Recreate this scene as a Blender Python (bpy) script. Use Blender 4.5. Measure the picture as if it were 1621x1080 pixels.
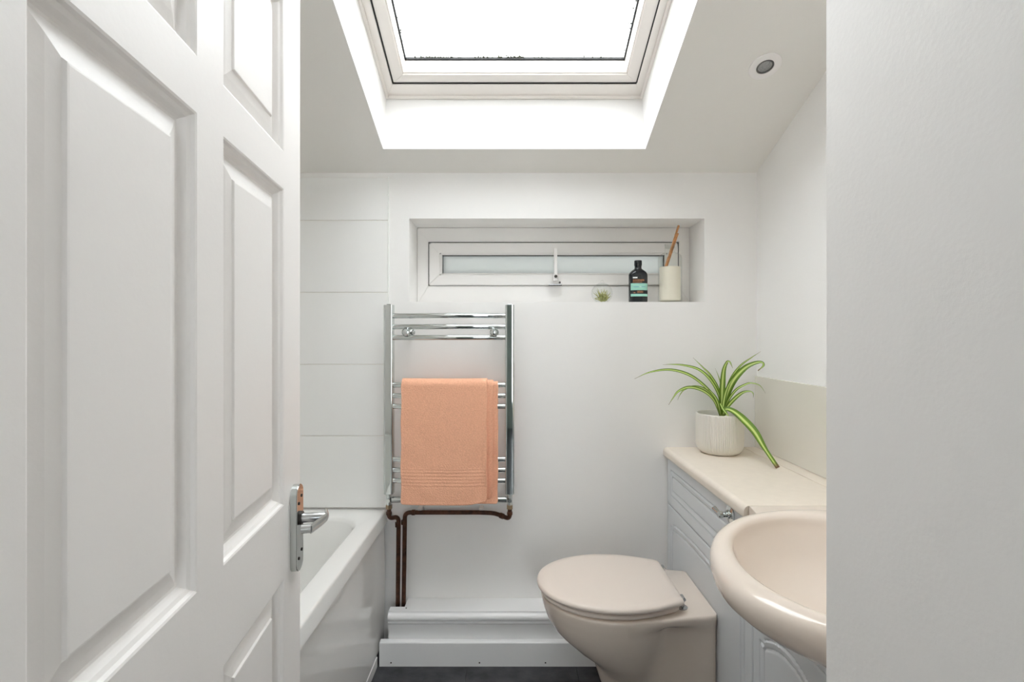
import bpy, bmesh, math, random
from mathutils import Vector, Matrix
random.seed(7)
scene = bpy.context.scene
for o in list(bpy.data.objects):
    bpy.data.objects.remove(o)
C = scene.collection

# ------------------------------------------------------------------ camera
F = 790.0          # focal length in pixels of the 1621 x 1080 frame
CX, HY = 810.5, 534.0   # horizon row
CH = 1.225         # camera height
cam_d = bpy.data.cameras.new('camera')
cam_d.sensor_fit = 'HORIZONTAL'
cam_d.sensor_width = 36.0
cam_d.lens = F / 1621.0 * 36.0
cam_d.shift_y = -(540.0 - HY) / 1621.0
cam_d.clip_start = 0.02
cam = bpy.data.objects.new('camera', cam_d)
C.objects.link(cam)
cam.location = (0, 0, CH)
cam.rotation_euler = (math.radians(90), 0, 0)
scene.camera = cam

# ------------------------------------------------------------------ world: bright overcast sky
world = bpy.data.worlds.new('overcast')
scene.world = world
world.use_nodes = True
wn = world.node_tree.nodes
wl = world.node_tree.links
bg = wn['Background']
wtc = wn.new('ShaderNodeTexCoord')
wno = wn.new('ShaderNodeTexNoise')
wno.inputs['Scale'].default_value = 5.0
wno.inputs['Detail'].default_value = 4.0
wcr = wn.new('ShaderNodeValToRGB')
wcr.color_ramp.elements[0].position = 0.35
wcr.color_ramp.elements[0].color = (0.80, 0.85, 0.90, 1)
wcr.color_ramp.elements[1].position = 0.65
wcr.color_ramp.elements[1].color = (1.0, 1.0, 1.0, 1)
wl.new(wtc.outputs['Generated'], wno.inputs['Vector'])
wl.new(wno.outputs['Fac'], wcr.inputs['Fac'])
wl.new(wcr.outputs['Color'], bg.inputs['Color'])
bg.inputs['Strength'].default_value = 4.2

# ------------------------------------------------------------------ view
vs = scene.view_settings
vs.view_transform = 'Standard'
vs.look = 'None'
vs.gamma = 1.0
vs.use_curve_mapping = False
vs.exposure = 1.08
scene.cycles.max_bounces = 16
scene.cycles.diffuse_bounces = 12
scene.cycles.glossy_bounces = 8
scene.cycles.transparent_max_bounces = 16


# ================================================================== helpers
def P(px, py, d):
    """pixel + depth -> world point"""
    return Vector(((px - CX) / F * d, d, CH - (py - HY) / F * d))


def mat(name, col, rough=0.5, metal=0.0, bump=None, var=None, coat=0.0, sheen=0.0, spec=0.5, trans=0.0, ior=1.5):
    """bump=(scale, strength, distance), var=(scale, amount)"""
    m = bpy.data.materials.new(name)
    m.use_nodes = True
    nt = m.node_tree
    b = nt.nodes['Principled BSDF']
    b.inputs['Base Color'].default_value = (*col, 1)
    b.inputs['Roughness'].default_value = rough
    b.inputs['Metallic'].default_value = metal
    b.inputs['Coat Weight'].default_value = coat
    b.inputs['Coat Roughness'].default_value = 0.08
    b.inputs['Sheen Weight'].default_value = sheen
    b.inputs['Specular IOR Level'].default_value = spec
    b.inputs['Transmission Weight'].default_value = trans
    b.inputs['IOR'].default_value = ior
    tc = nt.nodes.new('ShaderNodeTexCoord')
    if var:
        n = nt.nodes.new('ShaderNodeTexNoise')
        n.inputs['Scale'].default_value = var[0]
        n.inputs['Detail'].default_value = 5
        r = nt.nodes.new('ShaderNodeValToRGB')
        a = var[1]
        r.color_ramp.elements[0].position = 0.3
        r.color_ramp.elements[1].position = 0.7
        r.color_ramp.elements[0].color = (*[max(0, c * (1 - a)) for c in col], 1)
        r.color_ramp.elements[1].color = (*[min(1, c * (1 + a)) for c in col], 1)
        nt.links.new(tc.outputs['Object'], n.inputs['Vector'])
        nt.links.new(n.outputs['Fac'], r.inputs['Fac'])
        nt.links.new(r.outputs['Color'], b.inputs['Base Color'])
    if bump:
        n = nt.nodes.new('ShaderNodeTexNoise')
        n.inputs['Scale'].default_value = bump[0]
        n.inputs['Detail'].default_value = 4
        bp = nt.nodes.new('ShaderNodeBump')
        bp.inputs['Strength'].default_value = bump[1]
        bp.inputs['Distance'].default_value = bump[2]
        nt.links.new(tc.outputs['Object'], n.inputs['Vector'])
        nt.links.new(n.outputs['Fac'], bp.inputs['Height'])
        nt.links.new(bp.outputs['Normal'], b.inputs['Normal'])
    return m


def clear_glass(name, tint=(1, 1, 1), ior=1.45, rough=0.0):
    m = bpy.data.materials.new(name)
    m.use_nodes = True
    nt = m.node_tree
    nt.nodes.remove(nt.nodes['Principled BSDF'])
    out = nt.nodes['Material Output']
    tr = nt.nodes.new('ShaderNodeBsdfTransparent')
    tr.inputs['Color'].default_value = (*tint, 1)
    gl = nt.nodes.new('ShaderNodeBsdfGlossy')
    gl.inputs['Roughness'].default_value = rough
    lw = nt.nodes.new('ShaderNodeLayerWeight')      # two-sided Schlick-style reflectance
    lw.inputs['Blend'].default_value = 0.5
    pw = nt.nodes.new('ShaderNodeMath')
    pw.operation = 'POWER'
    pw.inputs[1].default_value = 4.0
    fr = nt.nodes.new('ShaderNodeMapRange')
    fr.inputs['To Min'].default_value = ((ior - 1) / (ior + 1)) ** 2
    fr.inputs['To Max'].default_value = 0.75
    mx = nt.nodes.new('ShaderNodeMixShader')
    nt.links.new(lw.outputs['Facing'], pw.inputs[0])
    nt.links.new(pw.outputs[0], fr.inputs['Value'])
    nt.links.new(fr.outputs[0], mx.inputs['Fac'])
    nt.links.new(tr.outputs[0], mx.inputs[1])
    nt.links.new(gl.outputs[0], mx.inputs[2])
    nt.links.new(mx.outputs[0], out.inputs['Surface'])
    return m


def frosted(name, col):
    m = bpy.data.materials.new(name)
    m.use_nodes = True
    nt = m.node_tree
    nt.nodes.remove(nt.nodes['Principled BSDF'])
    out = nt.nodes['Material Output']
    tl = nt.nodes.new('ShaderNodeBsdfTranslucent')
    tl.inputs['Color'].default_value = (*col, 1)
    df = nt.nodes.new('ShaderNodeBsdfDiffuse')
    df.inputs['Color'].default_value = (*col, 1)
    gl = nt.nodes.new('ShaderNodeBsdfGlossy')
    gl.inputs['Roughness'].default_value = 0.15
    mx = nt.nodes.new('ShaderNodeMixShader')
    mx.inputs['Fac'].default_value = 0.25
    fr = nt.nodes.new('ShaderNodeFresnel')
    fr.inputs['IOR'].default_value = 1.3
    m2 = nt.nodes.new('ShaderNodeMixShader')
    nt.links.new(tl.outputs[0], mx.inputs[1])
    nt.links.new(df.outputs[0], mx.inputs[2])
    nt.links.new(fr.outputs[0], m2.inputs['Fac'])
    nt.links.new(mx.outputs[0], m2.inputs[1])
    nt.links.new(gl.outputs[0], m2.inputs[2])
    nt.links.new(m2.outputs[0], out.inputs['Surface'])
    return m


def link_mesh(name, me, m, parent=None, smooth=False):
    o = bpy.data.objects.new(name, me)
    C.objects.link(o)
    if m is not None:
        me.materials.append(m)
    if parent is not None:
        o.parent = parent
    if smooth:
        for p in me.polygons:
            p.use_smooth = True
    return o


def obj(name, verts, faces, m, parent=None, smooth=False, fix=True):
    me = bpy.data.meshes.new(name)
    me.from_pydata([tuple(v) for v in verts], [], faces)
    if fix:
        bm = bmesh.new()
        bm.from_mesh(me)
        bmesh.ops.recalc_face_normals(bm, faces=bm.faces)
        bm.to_mesh(me)
        bm.free()
    me.update()
    return link_mesh(name, me, m, parent, smooth)


def bm_obj(name, bm, m, parent=None, smooth=False):
    me = bpy.data.meshes.new(name)
    bmesh.ops.recalc_face_normals(bm, faces=bm.faces)
    bm.to_mesh(me)
    bm.free()
    return link_mesh(name, me, m, parent, smooth)


def sharp(o, angle=35):
    """smooth shading with hard edges kept"""
    me = o.data
    bm = bmesh.new()
    bm.from_mesh(me)
    for f in bm.faces:
        f.smooth = True
    lim = math.radians(angle)
    for e in bm.edges:
        if len(e.link_faces) == 2:
            e.smooth = e.calc_face_angle(0) < lim
    bm.to_mesh(me)
    bm.free()
    return o


def weighted(o):
    md_ = o.modifiers.new('weighted_normals', 'WEIGHTED_NORMAL')
    md_.keep_sharp = True
    md_.weight = 80
    return o


def bm_box(bm, lo, hi, bev=0.0, seg=2):
    lo = Vector(lo)
    hi = Vector(hi)
    r = bmesh.ops.create_cube(bm, size=1.0)
    vsx = r['verts']
    for v in vsx:
        v.co = Vector(((lo[i] + hi[i]) / 2 + v.co[i] * (hi[i] - lo[i]) for i in range(3)))
    if bev > 0:
        es = list({e for v in vsx for e in v.link_edges})
        bmesh.ops.bevel(bm, geom=es, offset=bev, segments=seg, affect='EDGES', profile=0.5)


def box(name, lo, hi, m, parent=None, bev=0.0, seg=2):
    bm = bmesh.new()
    bm_box(bm, lo, hi, bev, seg)
    o = bm_obj(name, bm, m, parent)
    if bev > 0 and seg > 1:
        weighted(sharp(o, 50))
    return o


def prism(name, poly, axis, a0, a1, m, parent=None, smooth=False):
    """extrude a 2-D polygon along axis ('x': poly=(y,z), 'y': poly=(x,z), 'z': poly=(x,y))"""
    def mk(p, a):
        return {'x': (a, p[0], p[1]), 'y': (p[0], a, p[1]), 'z': (p[0], p[1], a)}[axis]
    n = len(poly)
    v = [mk(p, a0) for p in poly] + [mk(p, a1) for p in poly]
    f = [tuple(range(n)), tuple(range(2 * n - 1, n - 1, -1))]
    for i in range(n):
        j = (i + 1) % n
        f.append((i, j, n + j, n + i))
    o = obj(name, v, f, m, parent)
    if smooth:
        weighted(sharp(o, 40))
    return o


def loft(rings, closed=True, cap0=False, cap1=False):
    """rings: list of equally long point lists -> verts, faces"""
    n = len(rings[0])
    v = [p for r in rings for p in r]
    f = []
    for k in range(len(rings) - 1):
        for i in range(n if closed else n - 1):
            j = (i + 1) % n
            f.append((k * n + i, k * n + j, (k + 1) * n + j, (k + 1) * n + i))
    if cap0:
        f.append(tuple(range(n))[::-1])
    if cap1:
        f.append(tuple(range((len(rings) - 1) * n, len(rings) * n)))
    return v, f


def lathe(name, prof, m, parent=None, seg=32, origin=(0, 0, 0), rot=None, smooth=True, ang=40):
    """prof: list of (r, z). revolved about z"""
    rings = []
    for r, z in prof:
        rings.append([Vector((max(r, 1e-5) * math.cos(2 * math.pi * i / seg), max(r, 1e-5) * math.sin(2 * math.pi * i / seg), z)) for i in range(seg)])
    v, f = loft(rings, True, True, True)
    M = Matrix.Translation(origin) @ (rot.to_4x4() if rot is not None else Matrix.Identity(4))
    v = [M @ p for p in v]
    o = obj(name, v, f, m, parent)
    if smooth:
        sharp(o, ang)
    return o


def frames(path):
    n = len(path)
    T = []
    for i in range(n):
        a = path[max(0, i - 1)]
        b = path[min(n - 1, i + 1)]
        T.append((Vector(b) - Vector(a)).normalized())
    up = Vector((0, 0, 1))
    if abs(T[0].dot(up)) > 0.95:
        up = Vector((0, 1, 0))
    N = (up - T[0] * up.dot(T[0])).normalized()
    out = []
    for i in range(n):
        N = (N - T[i] * N.dot(T[i])).normalized()
        out.append((T[i], N, T[i].cross(N)))
    return out


def tube_vf(path, r, seg=14):
    path = [Vector(p) for p in path]
    fr = frames(path)
    rr = r if isinstance(r, (list, tuple)) else [r] * len(path)
    rings = []
    for p, (t, n, b), q in zip(path, fr, rr):
        rings.append([p + (n * math.cos(2 * math.pi * i / seg) + b * math.sin(2 * math.pi * i / seg)) * q for i in range(seg)])
    return loft(rings, True, True, True)


def tube(name, path, r, m, parent=None, seg=14):
    v, f = tube_vf(path, r, seg)
    return sharp(obj(name, v, f, m, parent), 50)


def fillet(pts, rad, seg=6):
    """round the corners of a polyline"""
    pts = [Vector(p) for p in pts]
    out = [pts[0]]
    for i in range(1, len(pts) - 1):
        a, b, c = pts[i - 1], pts[i], pts[i + 1]
        d1 = (a - b)
        d2 = (c - b)
        rr = min(rad, d1.length * 0.49, d2.length * 0.49)
        p1 = b + d1.normalized() * rr
        p2 = b + d2.normalized() * rr
        for k in range(seg + 1):
            t = k / seg
            out.append(p1 * (1 - t) ** 2 + b * 2 * t * (1 - t) + p2 * t * t)
    out.append(pts[-1])
    return out


def catmull(pts, sub=6):
    pts = [Vector(p) for p in pts]
    ext = [pts[0] * 2 - pts[1]] + pts + [pts[-1] * 2 - pts[-2]]
    out = []
    for i in range(1, len(ext) - 2):
        p0, p1, p2, p3 = ext[i - 1:i + 3]
        for k in range(sub):
            t = k / sub
            out.append(0.5 * ((2 * p1) + (p2 - p0) * t + (2 * p0 - 5 * p1 + 4 * p2 - p3) * t * t + (3 * p1 - p0 - 3 * p2 + p3) * t ** 3))
    out.append(pts[-1])
    return out


def empty(name, loc=(0, 0, 0), rz=0.0):
    o = bpy.data.objects.new(name, None)
    o.empty_display_size = 0.05
    C.objects.link(o)
    o.location = loc
    o.rotation_euler = (0, 0, rz)
    return o


def tag(o, label=None, cat=None, group=None, kind=None):
    if label:
        o['label'] = label
    if cat:
        o['category'] = cat
    if group:
        o['group'] = group
    if kind:
        o['kind'] = kind
    return o


def hole_slab(name, u0, u1, v0, v1, hole_a, hole_b, w0, w1, mp, m, parent=None):
    """slab between w0 and w1 with a rectangular hole (hole_a at w0, hole_b at w1); mp maps (u,v,w)->xyz"""
    def ring(w, h):
        return [mp(u0, v0, w), mp(u1, v0, w), mp(u1, v1, w), mp(u0, v1, w),
                mp(h[0], h[2], w), mp(h[1], h[2], w), mp(h[1], h[3], w), mp(h[0], h[3], w)]
    v = ring(w0, hole_a) + ring(w1, hole_b)
    f = []
    for b in (0, 8):
        for i in range(4):
            j = (i + 1) % 4
            f.append((b + i, b + j, b + 4 + j, b + 4 + i))
    for i in range(4):
        j = (i + 1) % 4
        f.append((i, j, 8 + j, 8 + i))
        f.append((4 + i, 4 + j, 12 + j, 12 + i))
    return obj(name, v, f, m, parent)


# ================================================================== materials
M_wall = mat('white_wall_paint', (0.88, 0.87, 0.855), 0.55, bump=(260, 0.10, 0.002))
M_rough = mat('white_plaster_paint', (0.855, 0.84, 0.825), 0.6, bump=(170, 0.07, 0.003))
M_ceil = mat('ceiling_paint', (0.85, 0.835, 0.80), 0.7, bump=(200, 0.08, 0.002))
M_sage = mat('sage_wall_paint', (0.34, 0.40, 0.36), 0.6)
M_tile = mat('white_glazed_tile', (0.87, 0.87, 0.855), 0.12)
M_grout = mat('pale_grout', (0.80, 0.77, 0.72), 0.8)
M_door = mat('white_gloss_door_paint', (0.88, 0.855, 0.835), 0.45, bump=(120, 0.10, 0.002))
M_trim = mat('white_satin_trim', (0.86, 0.86, 0.86), 0.3, bump=(60, 0.05, 0.002))
M_upvc = mat('white_upvc', (0.84, 0.825, 0.805), 0.3)
M_upvc2 = mat('cream_lacquered_roof_window', (0.84, 0.80, 0.76), 0.35)
M_gap = mat('dark_gasket', (0.02, 0.02, 0.02), 0.7)
M_floor = mat('dark_slate_vinyl', (0.045, 0.045, 0.05), 0.42, bump=(45, 0.35, 0.003), var=(14, 0.55))
M_floorgap = mat('floor_joint', (0.02, 0.02, 0.022), 0.8)
M_bath = mat('white_acrylic', (0.84, 0.84, 0.82), 0.12)
M_panel = mat('white_bath_panel', (0.80, 0.79, 0.77), 0.04)
M_cream = mat('cream_ceramic', (0.78, 0.685, 0.60), 0.09, coat=0.3)
M_seat = mat('cream_seat_plastic', (0.80, 0.705, 0.63), 0.28)
M_work = mat('cream_laminate', (0.82, 0.735, 0.635), 0.35, var=(40, 0.02))
M_cab = mat('pale_grey_cabinet_foil', (0.66, 0.68, 0.70), 0.35)
M_carc = mat('dark_carcass', (0.10, 0.10, 0.10), 0.6)
M_splash = mat('beige_splash_tile', (0.75, 0.72, 0.65), 0.10)
M_chrome = mat('chrome', (0.62, 0.65, 0.64), 0.05, 1.0)
M_satin = mat('satin_chrome', (0.55, 0.56, 0.56), 0.22, 1.0)
M_pipe = mat('tarnished_copper', (0.075, 0.028, 0.014), 0.42, 0.35, var=(60, 0.45))
M_brass = mat('dull_brass_nut', (0.35, 0.27, 0.18), 0.35, 0.9)
M_clip = mat('white_clip_plastic', (0.88, 0.86, 0.85), 0.4)
M_screw = mat('dark_screw', (0.03, 0.025, 0.02), 0.5, 0.4)
M_pot = mat('off_white_ribbed_ceramic', (0.78, 0.75, 0.68), 0.4)
M_soil = mat('soil', (0.03, 0.02, 0.013), 0.9, bump=(120, 0.8, 0.006))
M_glass = clear_glass('window_glass', (0.97, 0.98, 0.98))
M_jar = clear_glass('jar_glass', (0.95, 0.96, 0.95), 1.35)
M_frost = frosted('frosted_glass', (0.88, 0.92, 0.93))
M_brick = mat('outside_render', (0.55, 0.53, 0.5), 0.9, var=(6, 0.2))
M_ground = mat('outside_ground', (0.22, 0.23, 0.2), 0.95, var=(3, 0.3))
M_blackpl = mat('black_bottle_plastic', (0.012, 0.014, 0.016), 0.18)
M_mint = mat('mint_print', (0.38, 0.72, 0.60), 0.45)
M_orange = mat('copper_print', (0.75, 0.33, 0.14), 0.4)
M_whitepr = mat('white_print', (0.85, 0.85, 0.85), 0.5)
M_blue = mat('blue_print', (0.16, 0.42, 0.52), 0.5)
M_wax = mat('milky_diffuser_liquid', (0.87, 0.81, 0.69), 0.35)
M_reed = mat('wooden_reed', (0.55, 0.26, 0.10), 0.6, var=(60, 0.25))
M_lens = mat('downlight_lens', (0.55, 0.56, 0.56), 0.12, 0.4, bump=(260, 1.0, 0.01))
M_dgrey = mat('dark_grey_ring', (0.09, 0.09, 0.09), 0.35)
M_dirt = mat('moss_speck', (0.05, 0.055, 0.03), 0.9)
M_air = mat('air_plant_leaf', (0.42, 0.42, 0.16), 0.6, var=(90, 0.4))


def leaf_material():
    m = bpy.data.materials.new('striped_spider_leaf')
    m.use_nodes = True
    nt = m.node_tree
    b = nt.nodes['Principled BSDF']
    b.inputs['Roughness'].default_value = 0.38
    uv = nt.nodes.new('ShaderNodeUVMap')
    sp = nt.nodes.new('ShaderNodeSeparateXYZ')
    r = nt.nodes.new('ShaderNodeValToRGB')
    e = r.color_ramp.elements
    e[0].position = 0.0
    e[0].color = (0.10, 0.195, 0.010, 1)
    e[1].position = 1.0
    e[1].color = (0.10, 0.195, 0.010, 1)
    for pos, col in ((0.30, (0.145, 0.27, 0.015, 1)), (0.40, (0.62, 0.74, 0.24, 1)), (0.60, (0.62, 0.74, 0.24, 1)), (0.70, (0.145, 0.27, 0.015, 1))):
        x = e.new(pos)
        x.color = col
    nt.links.new(uv.outputs['UV'], sp.inputs[0])
    nt.links.new(sp.outputs['X'], r.inputs['Fac'])
    # browned tip
    r2 = nt.nodes.new('ShaderNodeValToRGB')
    r2.color_ramp.elements[0].position = 0.93
    r2.color_ramp.elements[0].color = (0, 0, 0, 1)
    r2.color_ramp.elements[1].position = 0.99
    r2.color_ramp.elements[1].color = (1, 1, 1, 1)
    nt.links.new(sp.outputs['Y'], r2.inputs['Fac'])
    mx = nt.nodes.new('ShaderNodeMix')
    mx.data_type = 'RGBA'
    nt.links.new(r2.outputs['Color'], mx.inputs[0])
    nt.links.new(r.outputs['Color'], mx.inputs[6])
    mx.inputs[7].default_value = (0.16, 0.08, 0.04, 1)
    nt.links.new(mx.outputs[2], b.inputs['Base Color'])
    return m


M_leaf = leaf_material()


def towel_material():
    m = mat('peach_terry', (0.96, 0.50, 0.33), 0.95, bump=(260, 0.5, 0.004), var=(220, 0.10), sheen=0.15, spec=0.1)
    return m


M_towel = towel_material()

# ================================================================== room dimensions
YB = 1.98                       # back wall
XR = 0.971                      # right wall
XL = -1.20                      # left wall
YF = 0.25                       # inner face of door wall
TH = math.atan(0.393)
ZC = lambda y: 1.877 + 0.393 * (YB - y)    # sloped ceiling

# ---- floor -------------------------------------------------------------
floor = tag(box('floor', (-1.5, -3.1, -0.12), (1.5, 2.3, -0.004), M_floorgap), 'dark slate-look vinyl floor of the bathroom', 'floor', kind='structure')
ft = None
TS = 0.405
for iy in range(-4, 12):
    for ix in range(-3, 3):
        x0 = -0.167 + ix * TS
        y0 = 1.875 - (iy + 1) * TS if iy >= 0 else 1.875 - (iy + 1) * TS
        xa, xb = max(x0, XL), min(x0 + TS, XR)
        ya, yb = max(y0, -3.0), min(y0 + TS, YB)
        if xb - xa < 0.02 or yb - ya < 0.02:
            continue
        box('floor_tile', (xa + 0.0006, ya + 0.0006, -0.004), (xb - 0.0006, yb - 0.0006, 0.0), M_floor, floor, 0.0008, 1)

# ---- back wall with window niche ---------------------------------------
NX0, NX1 = -0.4073, 0.763
NZ0, NZ1 = 1.365, 1.696
mpb = lambda u, v, w: Vector((u, w, v))
wall_back = tag(hole_slab('wall_back', -1.45, 1.25, -0.1, 1.99, (NX0, NX1, NZ0, NZ1), (NX0, NX1, NZ0, NZ1), YB, YB + 0.27, mpb, M_wall),
                'white painted back wall with a recessed window niche', 'wall', kind='structure')
# tiles over the bath end
TX1 = -0.4915
rows = [0.5500, 0.8350, 1.1175, 1.4020, 1.6870, 1.8570]
box('tile_adhesive', (XL, YB - 0.0042, 0.549), (TX1 - 0.001, YB, 1.857), M_grout, wall_back)
for i in range(5):
    for xa, xb in ((TX1 - 0.45, TX1), (XL, TX1 - 0.45)):
        box('wall_tile', (xa + 0.001, YB - 0.0075, rows[i] + 0.0012), (xb - (0.001 if xb < TX1 else 0), YB - 0.001, rows[i + 1] - 0.0012), M_tile, wall_back, 0.0015, 2)
box('tile_trim', (TX1 + 0.0002, YB - 0.009, 0.549), (TX1 + 0.0045, YB, 1.858), M_tile, wall_back, 0.0015, 2)

# ---- side walls ---------------------------------------------------------
prof = [(YF - 0.12, -0.1), (YB, -0.1), (YB, ZC(YB) + 0.05), (YF - 0.12, ZC(YF - 0.12) + 0.05)]
tag(prism('wall_right', prof, 'x', XR, XR + 0.25, M_wall), 'white right-hand wall above the worktop', 'wall', kind='structure')
tag(prism('wall_left', prof, 'x', XL - 0.25, XL, M_wall), 'white left-hand wall beside the bath', 'wall', kind='structure')
# front wall with the doorway
DX0, DX1 = -0.345, 0.378
v = []
zt = ZC(YF) + 0.03
poly = [(XL, -0.1), (DX0, -0.1), (DX0, 2.0), (DX1, 2.0), (DX1, -0.1), (XR, -0.1), (XR, zt), (XL, zt)]
tag(prism('wall_front', poly, 'y', YF - 0.12, YF, M_wall), 'white door wall with the doorway opening', 'wall', kind='structure')
YP = 0.60
prof = [(YF, -0.1), (YP, -0.1), (YP, ZC(YP) + 0.03), (YF, ZC(YF) + 0.03)]
tag(prism('wall_partition', prof, 'x', DX1, XR, M_rough), 'textured white wall end filling the right of the view', 'wall', kind='structure')

# ---- hall behind the camera ---------------------------------------------
HB = -3.0
tag(box('wall_hall_left', (-1.3, HB, -0.1), (-1.2, YF - 0.12, 2.5), M_wall), 'white hall wall on the left behind the viewpoint', 'wall', kind='structure')
tag(box('wall_hall_right', (0.971, HB, -0.1), (1.07, YF - 0.12, 2.5), M_wall), 'white hall wall on the right behind the viewpoint', 'wall', kind='structure')
tag(box('ceiling_hall', (-1.3, HB - 0.1, 2.5), (1.5, YF - 0.121, 2.56), M_ceil), 'flat white hall ceiling behind the viewpoint', 'ceiling', kind='structure')
HW = (0.20, 0.92, 0.30, 2.1)  # opening added to let fill daylight in from behind the camera
tag(hole_slab('wall_hall_back', -1.3, 1.07, -0.1, 2.5, HW, HW, HB - 0.1, HB, lambda u, v, w: Vector((u, w, v)), M_sage), 'sage painted hall wall holding the added fill window behind the viewpoint', 'wall', kind='structure')
WX, WZ3 = (HW[0] + HW[1]) / 2, HW[3] - HW[2]
win_fill = tag(empty('window_fill', (WX, HB - 0.06, HW[2])), 'tall unseen window added behind the viewpoint for frontal fill light', 'window', kind='structure')  # unseen window, added to light the back wall from the front
wh = (HW[1] - HW[0]) / 2
for x0, x1, z0, z1 in ((-wh, wh, 0, 0.05), (-wh, wh, WZ3 - 0.05, WZ3), (-wh, -wh + 0.05, 0.05, WZ3 - 0.05), (wh - 0.05, wh, 0.05, WZ3 - 0.05)):
    box('frame', (x0, -0.02, z0), (x1, 0.03, z1), M_upvc, win_fill, 0.003, 2)
box('pane', (-wh + 0.05, 0.0, 0.05), (wh - 0.05, 0.006, WZ3 - 0.05), M_glass, win_fill)

# ---- sloped ceiling with skylight shaft -----------------------------------
E1 = Vector((0, -math.cos(TH), math.sin(TH)))
EN = Vector((0, math.sin(TH), math.cos(TH)))
SO = Vector((0, 1.859, ZC(1.859)))
SL = lambda x, a, h: SO + E1 * a + EN * h + Vector((x, 0, 0))
SX0, SX1 = -0.482, 0.4995
SA1 = 1.25
aF = (1.859 - (YF - 0.12)) / math.cos(TH)
ceiling = tag(hole_slab('ceiling', -1.45, 1.22, -0.78, aF, (SX0, SX1, 0.0, SA1), (SX0, SX1, 0.035, SA1), 0.0, 0.226, SL, M_ceil),
              'sloped off-white ceiling with a deep skylight shaft', 'ceiling', kind='structure')
# brighter plaster lining of the shaft (white paint instead of the off-white ceiling)
lin = []
t = 0.003
vv = []
ff = []
ring0 = [SL(SX0, 0, -0.0006), SL(SX1, 0, -0.0006), SL(SX1, SA1, -0.0006), SL(SX0, SA1, -0.0006)]
ring1 = [SL(SX0, 0.035, 0.226), SL(SX1, 0.035, 0.226), SL(SX1, SA1, 0.226), SL(SX0, SA1, 0.226)]
ring2 = [SL(SX0 + t, t + 0.035, 0.226), SL(SX1 - t, t + 0.035, 0.226), SL(SX1 - t, SA1 - t, 0.226), SL(SX0 + t, SA1 - t, 0.226)]
ring3 = [SL(SX0 + t, t, -0.0006), SL(SX1 - t, t, -0.0006), SL(SX1 - t, SA1 - t, -0.0006), SL(SX0 + t, SA1 - t, -0.0006)]
vv, ff = loft([ring0, ring1, ring2, ring3, ring0])
obj('shaft_lining', vv, ff, M_wall, ceiling)

# ---- roof window ----------------------------------------------------------
win1 = tag(empty('window_1', SL(0, 0.5, 0.226)), 'cream-framed skylight in the sloped ceiling showing white sky', 'skylight', kind='structure')
W1 = win1.location.copy()


def sl_frame(name, x0, x1, a0, a1, w, h0, h1, m, parent, mitre=True, wb=None):
    """rectangular frame of four bars lying in the roof plane, each bar a part"""
    wb = wb or w
    bars = [
        [(x0, a0), (x1, a0), (x1 - w, a0 + wb), (x0 + w, a0 + wb)],
        [(x0, a1), (x1, a1), (x1 - w, a1 - w), (x0 + w, a1 - w)],
        [(x0, a0), (x0, a1), (x0 + w, a1 - w), (x0 + w, a0 + wb)],
        [(x1, a0), (x1, a1), (x1 - w, a1 - w), (x1 - w, a0 + wb)],
    ]
    res = []
    for b in bars:
        vq = [SL(x, a, h0) - W1 for x, a in b] + [SL(x, a, h1) - W1 for x, a in b]
        fq = [(0, 1, 2, 3), (7, 6, 5, 4), (0, 1, 5, 4), (1, 2, 6, 5), (2, 3, 7, 6), (3, 0, 4, 7)]
        o = obj(name, vq, fq, m, parent)
        bm = bmesh.new()
        bm.from_mesh(o.data)
        bmesh.ops.bevel(bm, geom=list(bm.edges), offset=0.0015, segments=2, affect='EDGES')
        bm.to_mesh(o.data)
        bm.free()
        res.append(o)
    return res


fx0, fx1, fa0, fa1 = SX0 + t, SX1 - t, 0.035 + t, SA1 - t
sl_frame('lining_bead', fx0, fx1, fa0, fa1, 0.010, 0.206, 0.216, M_upvc2, win1)
sl_frame('outer_frame', fx0, fx1, fa0, fa1, 0.036, 0.216, 0.31, M_upvc2, win1, wb=0.060)
sx0, sx1, sa0, sa1 = -0.4405, 0.4615, 0.1000, 1.190
sl_frame('sash_gasket', sx0 - 0.003, sx1 + 0.003, sa0 - 0.003, sa1 + 0.003, 0.006, 0.2165, 0.30, M_gap, win1)
sl_frame('sash_frame', sx0, sx1, sa0, sa1, 0.042, 0.220, 0.30, M_upvc2, win1, wb=0.036)
sl_frame('glazing_rebate', sx0 + 0.040, sx1 - 0.040, sa0 + 0.034, sa1 - 0.040, 0.0075, 0.226, 0.298, M_upvc2, win1)
gx0, gx1, ga0, ga1 = sx0 + 0.046, sx1 - 0.046, sa0 + 0.040, sa1 - 0.046
sl_frame('glass_seal', gx0, gx1, ga0, ga1, 0.0062, 0.284, 0.298, M_gap, win1)
vq = [SL(x, a, h) - W1 for h in (0.287, 0.293) for x, a in ((gx0, ga0), (gx1, ga0), (gx1, ga1), (gx0, ga1))]
obj('pane', vq, [(0, 1, 2, 3), (7, 6, 5, 4), (0, 1, 5, 4), (1, 2, 6, 5), (2, 3, 7, 6), (3, 0, 4, 7)], M_glass, win1)
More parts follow.
